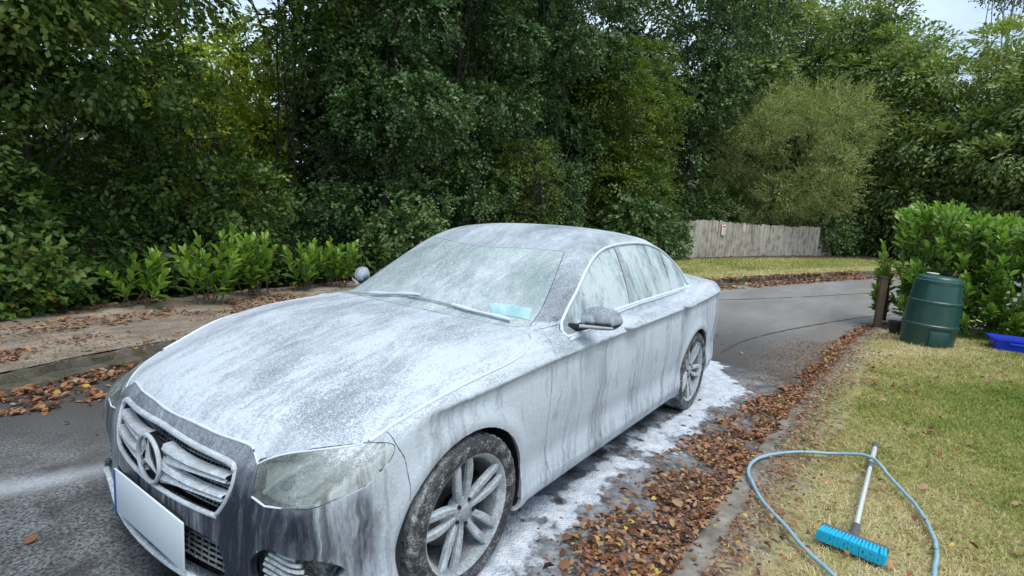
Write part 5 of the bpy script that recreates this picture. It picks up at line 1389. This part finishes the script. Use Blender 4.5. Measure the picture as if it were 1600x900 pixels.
# ---- wheels
def make_wheel(loc, sg, phase, steer=0.0):
    w = empty('wheel', Vector(loc)-CAR.location, parent=CAR); w.rotation_euler = (0, 0, steer if sg > 0 else math.pi+steer)
    # local: axle along +y is outward
    n = 180; RT = .339
    prof = [(.252, .110), (.262, .117), (.285, .122), (.310, .121), (.326, .114), (.334, .102), (.3365, .090), (.338, .070), (.338, .058), (.338, .040), (.338, .030), (.339, .0), (.338, -.03), (.338, -.040), (.338, -.058), (.338, -.070), (.3365, -.09), (.334, -.102), (.326, -.114), (.300, -.121), (.255, -.110)]
    def rf(r, h, k, j):
        q = r
        if .333 <= r:
            if abs(abs(h)-.034) < .007 or abs(abs(h)-.064) < .007: q = r-.007
            if abs(h) > .07 and (k+int(h*40)) % 5 == 0: q = r-.006
            elif abs(h) <= .07 and (k+int(abs(h)*90)) % 9 == 0: q = r-.003
        if r == .326 and k % 5 == 0: q = r-.004
        return q
    mb = MB(); mb.lathe(prof, n, axis='Y', rfun=rf); ty = mb.build('tyre', M_RUB, w, angle=25)
    give_cover(ty, .5, lambda P: .44+.22*(np.abs(P[:, 1]) < .105)*(np.hypot(P[:, 0], P[:, 2]) > .32))
    # rim: lip, barrel
    mb = MB(); mb.lathe([(.236, .088), (.244, .100), (.250, .110), (.2555, .113), (.2575, .108), (.256, .100), (.248, .09), (.240, .07), (.225, .03), (.218, -.04), (.228, -.10), (.214, -.10), (.206, -.04), (.212, .03), (.226, .078), (.236, .088)], 96, axis='Y')
    give_cover(mb.build('rim', M_RIM, w, angle=40), .60, lambda P: np.where(P[:, 1] > .085, .82, .36))
    # five split spokes
    bm = bmesh.new()
    for s_ in range(5):
        a0 = math.radians(phase+72*s_)
        for sd2 in (1, -1):
            rows = []
            for f in np.linspace(0, 1, 9):
                r = .045+f*(.243-.045); off = (.017+.021*f+.007*math.sin(f*math.pi))*sd2; wd = .0125+.0045*math.sin(f*math.pi)+.004*f
                yy = .082+.020*math.sin(f*math.pi*.55)-.018*(1-f)*0+.004*f
                th_ = .030-.010*f
                c = np.array([math.cos(a0)*r-math.sin(a0)*off, math.sin(a0)*r+math.cos(a0)*off]); tang = np.array([-math.sin(a0), math.cos(a0)])
                sec = [(-wd, -th_), (-wd, -.006), (-wd*.55, 0), (wd*.55, 0), (wd, -.006), (wd, -th_)]
                rows.append([bm.verts.new((c[0]+tang[0]*u, yy+v, c[1]+tang[1]*u)) for u, v in sec])
            for a, b in zip(rows[:-1], rows[1:]):
                for k in range(6): bm.faces.new((a[k], a[(k+1) % 6], b[(k+1) % 6], b[k]))
            bm.faces.new(rows[0]); bm.faces.new(rows[-1][::-1])
        # web between the pair near the hub, and the recessed slot floor
        rows = []
        for f in np.linspace(0, 1, 6):
            r = .045+f*.085; hw = .017+.021*(f*.43)+.004; yy = .076-.010*f
            c = np.array([math.cos(a0)*r, math.sin(a0)*r]); tang = np.array([-math.sin(a0), math.cos(a0)])
            rows.append([bm.verts.new((c[0]+tang[0]*u, yy, c[1]+tang[1]*u)) for u in (-hw, hw)])
        for a, b in zip(rows[:-1], rows[1:]): bm.faces.new((a[0], a[1], b[1], b[0]))
    bmesh.ops.recalc_face_normals(bm, faces=bm.faces[:])
    give_cover(link('spokes', bm_mesh('spokes', bm, angle=30), M_RIM, w), .66, lambda P: .62+.10*(P[:, 1] > .07))
    mb = MB(); mb.lathe([(.001, .094), (.028, .093), (.034, .088), (.040, .086), (.066, .080), (.074, .066), (.074, .04), (.001, .04)], 40, axis='Y')
    give_cover(mb.build('hub', M_RIM, w, angle=40), .62)
    for k in range(5):
        a = math.radians(phase+36+72*k); MB().tube([(.053*math.cos(a), .070, .053*math.sin(a)), (.053*math.cos(a), .092, .053*math.sin(a))], .0085, 6).build('wheel_bolt', M_DARKP, w)
    mb = MB(); mb.lathe([(.05, .0), (.165, .0), (.172, -.004), (.172, -.028), (.165, -.032), (.05, -.032)], 64, axis='Y')
    mb.build('brake_disc', simple('disc_steel', (.20, .19, .18), .35, metal=.8) if 'disc_steel' not in bpy.data.materials else bpy.data.materials['disc_steel'], w)
    mb = MB()
    rows = []
    for a in np.linspace(math.radians(150), math.radians(212), 9):
        rows.append([mb.bm.verts.new((r*math.cos(a), y, r*math.sin(a))) for r, y in ((.115, .028), (.185, .028), (.192, .01), (.192, -.05), (.115, -.05))])
    for a, b in zip(rows[:-1], rows[1:]):
        for k in range(5): mb.bm.faces.new((a[k], a[(k+1) % 5], b[(k+1) % 5], b[k]))
    mb.bm.faces.new(rows[0]); mb.bm.faces.new(rows[-1][::-1])
    mb.build('brake_caliper', M_DARKP, w, angle=30)
    return w
make_wheel((0, .795, .339), 1, 9)
make_wheel((-2.939, .795, .339), 1, 47)
make_wheel((0, -.795, .339), -1, 20)
make_wheel((-2.939, -.795, .339), -1, 60)
# ---- door handles
for sg in (1, -1):
    for hx, hz in ((-1.53, .935), (-2.60, .950)):
        yb = on_side(hx, hz)
        pts = [(hx+f*.112, (yb+.004+.034*(1-abs(f)**4))*sg, hz+.004-.006*f) for f in np.linspace(-1, 1, 11)]
        give_cover(MB().tube(pts, [.007+.010*(1-abs(f)**3) for f in np.linspace(-1, 1, 11)], 10).build('door_handle', M_CHROME, CAR, world_coords=True), .62)
# ---- mirrors
def mirror_mesh(sg):
    bm = bmesh.new(); rows = []; N = 20
    # stations from the door outward; section is a rounded D in x-z
    for f in np.linspace(0, 1, 15):
        y = .885+.185*f; prof = math.sin(math.pi*min(1, (f*.93+.06)))**.42 if f < 1 else .05
        prof = max(.04, (1-(2*f*.97-1.0)**4*.55) if f < .8 else (1-((f-.42)/.60)**5))
        hz_ = .074*prof*(1-.18*f); hx_ = .090*prof*(1-.30*f)
        xc = -.925-.085*f; zc = 1.055-.004*f
        row = []
        for k in range(N):
            a = 2*math.pi*k/N; c, s = math.cos(a), math.sin(a)
            ex = (abs(c)**.85)*math.copysign(1, c)*hx_; ez = (abs(s)**.85)*math.copysign(1, s)*hz_
            if c < 0: ex *= .45
            if s < 0: ez *= .80
            row.append(bm.verts.new((xc+ex, y*sg, zc+ez)))
        rows.append(row)
    for a, b in zip(rows[:-1], rows[1:]):
        for k in range(N): bm.faces.new((a[k], a[(k+1) % N], b[(k+1) % N], b[k]))
    bm.faces.new(rows[0]); bm.faces.new(rows[-1][::-1])
    bmesh.ops.recalc_face_normals(bm, faces=bm.faces[:]); return bm_mesh('wing_mirror', bm, angle=50)
for sg in (1, -1):
    m_ = give_cover(link('wing_mirror', mirror_mesh(sg), M_PAINT, CAR, True), .56, lambda P: .60-.5*(P[:, 2] < 1.035))
    bl = MB().tube([(-.845-.085*f, (.90+.155*f)*sg, 1.024) for f in np.linspace(0, 1, 10)], [.010*(1-.4*f) for f in np.linspace(0, 1, 10)], 8).build('indicator', M_CHROME); bl.parent = m_; give_cover(bl, .55)
    ar = MB().tube([(-.925, .79*sg, .985), (-.925, .85*sg, .995), (-.925, .905*sg, 1.02)], [.028, .022, .026], 10).build('arm', M_DARKP); ar.parent = m_
# ---- wipers and the permit card
for pts in ([(-.470, -.62), (-.468, -.25), (-.50, .05)], [(-.478, -.02), (-.515, .38), (-.585, .62)]):
    P = cat(pts, 8); q = [(p[0]-.025, p[1], on_top(p[0]-.025, abs(p[1]))+.014) for p in P]
    wp = give_cover(MB().tube(q, .0048, 8).build('wiper', M_RIM, CAR, world_coords=True), .62)
    q2 = [(p[0], p[1], p[2]+.006) for p in q[len(q)//2-2:]]
    fo = MB().tube(q2, [.008+.003*math.sin(i) for i in range(len(q2))], 8).build('foam_bead', M_TRIMW); fo.parent = wp
bm = bmesh.new(); rows = []
for u in np.linspace(0, 1, 12):
    r_ = []
    for v in np.linspace(0, 1, 4):
        a = np.array([-.650, .440])*(1-u)+np.array([-.760, .652])*u; b = np.array([-.600, .500])*(1-u)+np.array([-.695, .685])*u
        p = a*(1-v)+b*v; r_.append(bm.verts.new((p[0], p[1], on_top(p[0], p[1])+.0035)))
    rows.append(r_)
for a, b in zip(rows[:-1], rows[1:]):
    for k in range(3): bm.faces.new((a[k], a[k+1], b[k+1], b[k]))
bmesh.ops.recalc_face_normals(bm, faces=bm.faces[:])
t = NT('permit_card'); a = t.noise(14, 3); t.set(t.mix(t.ramp(a, [(.4, 0), (.6, 1)]), (.22, .42, .45), (.36, .53, .55)), .4)
link('permit_card', bm_mesh('permit_card', bm), t.m, CAR, True)
BM.free()
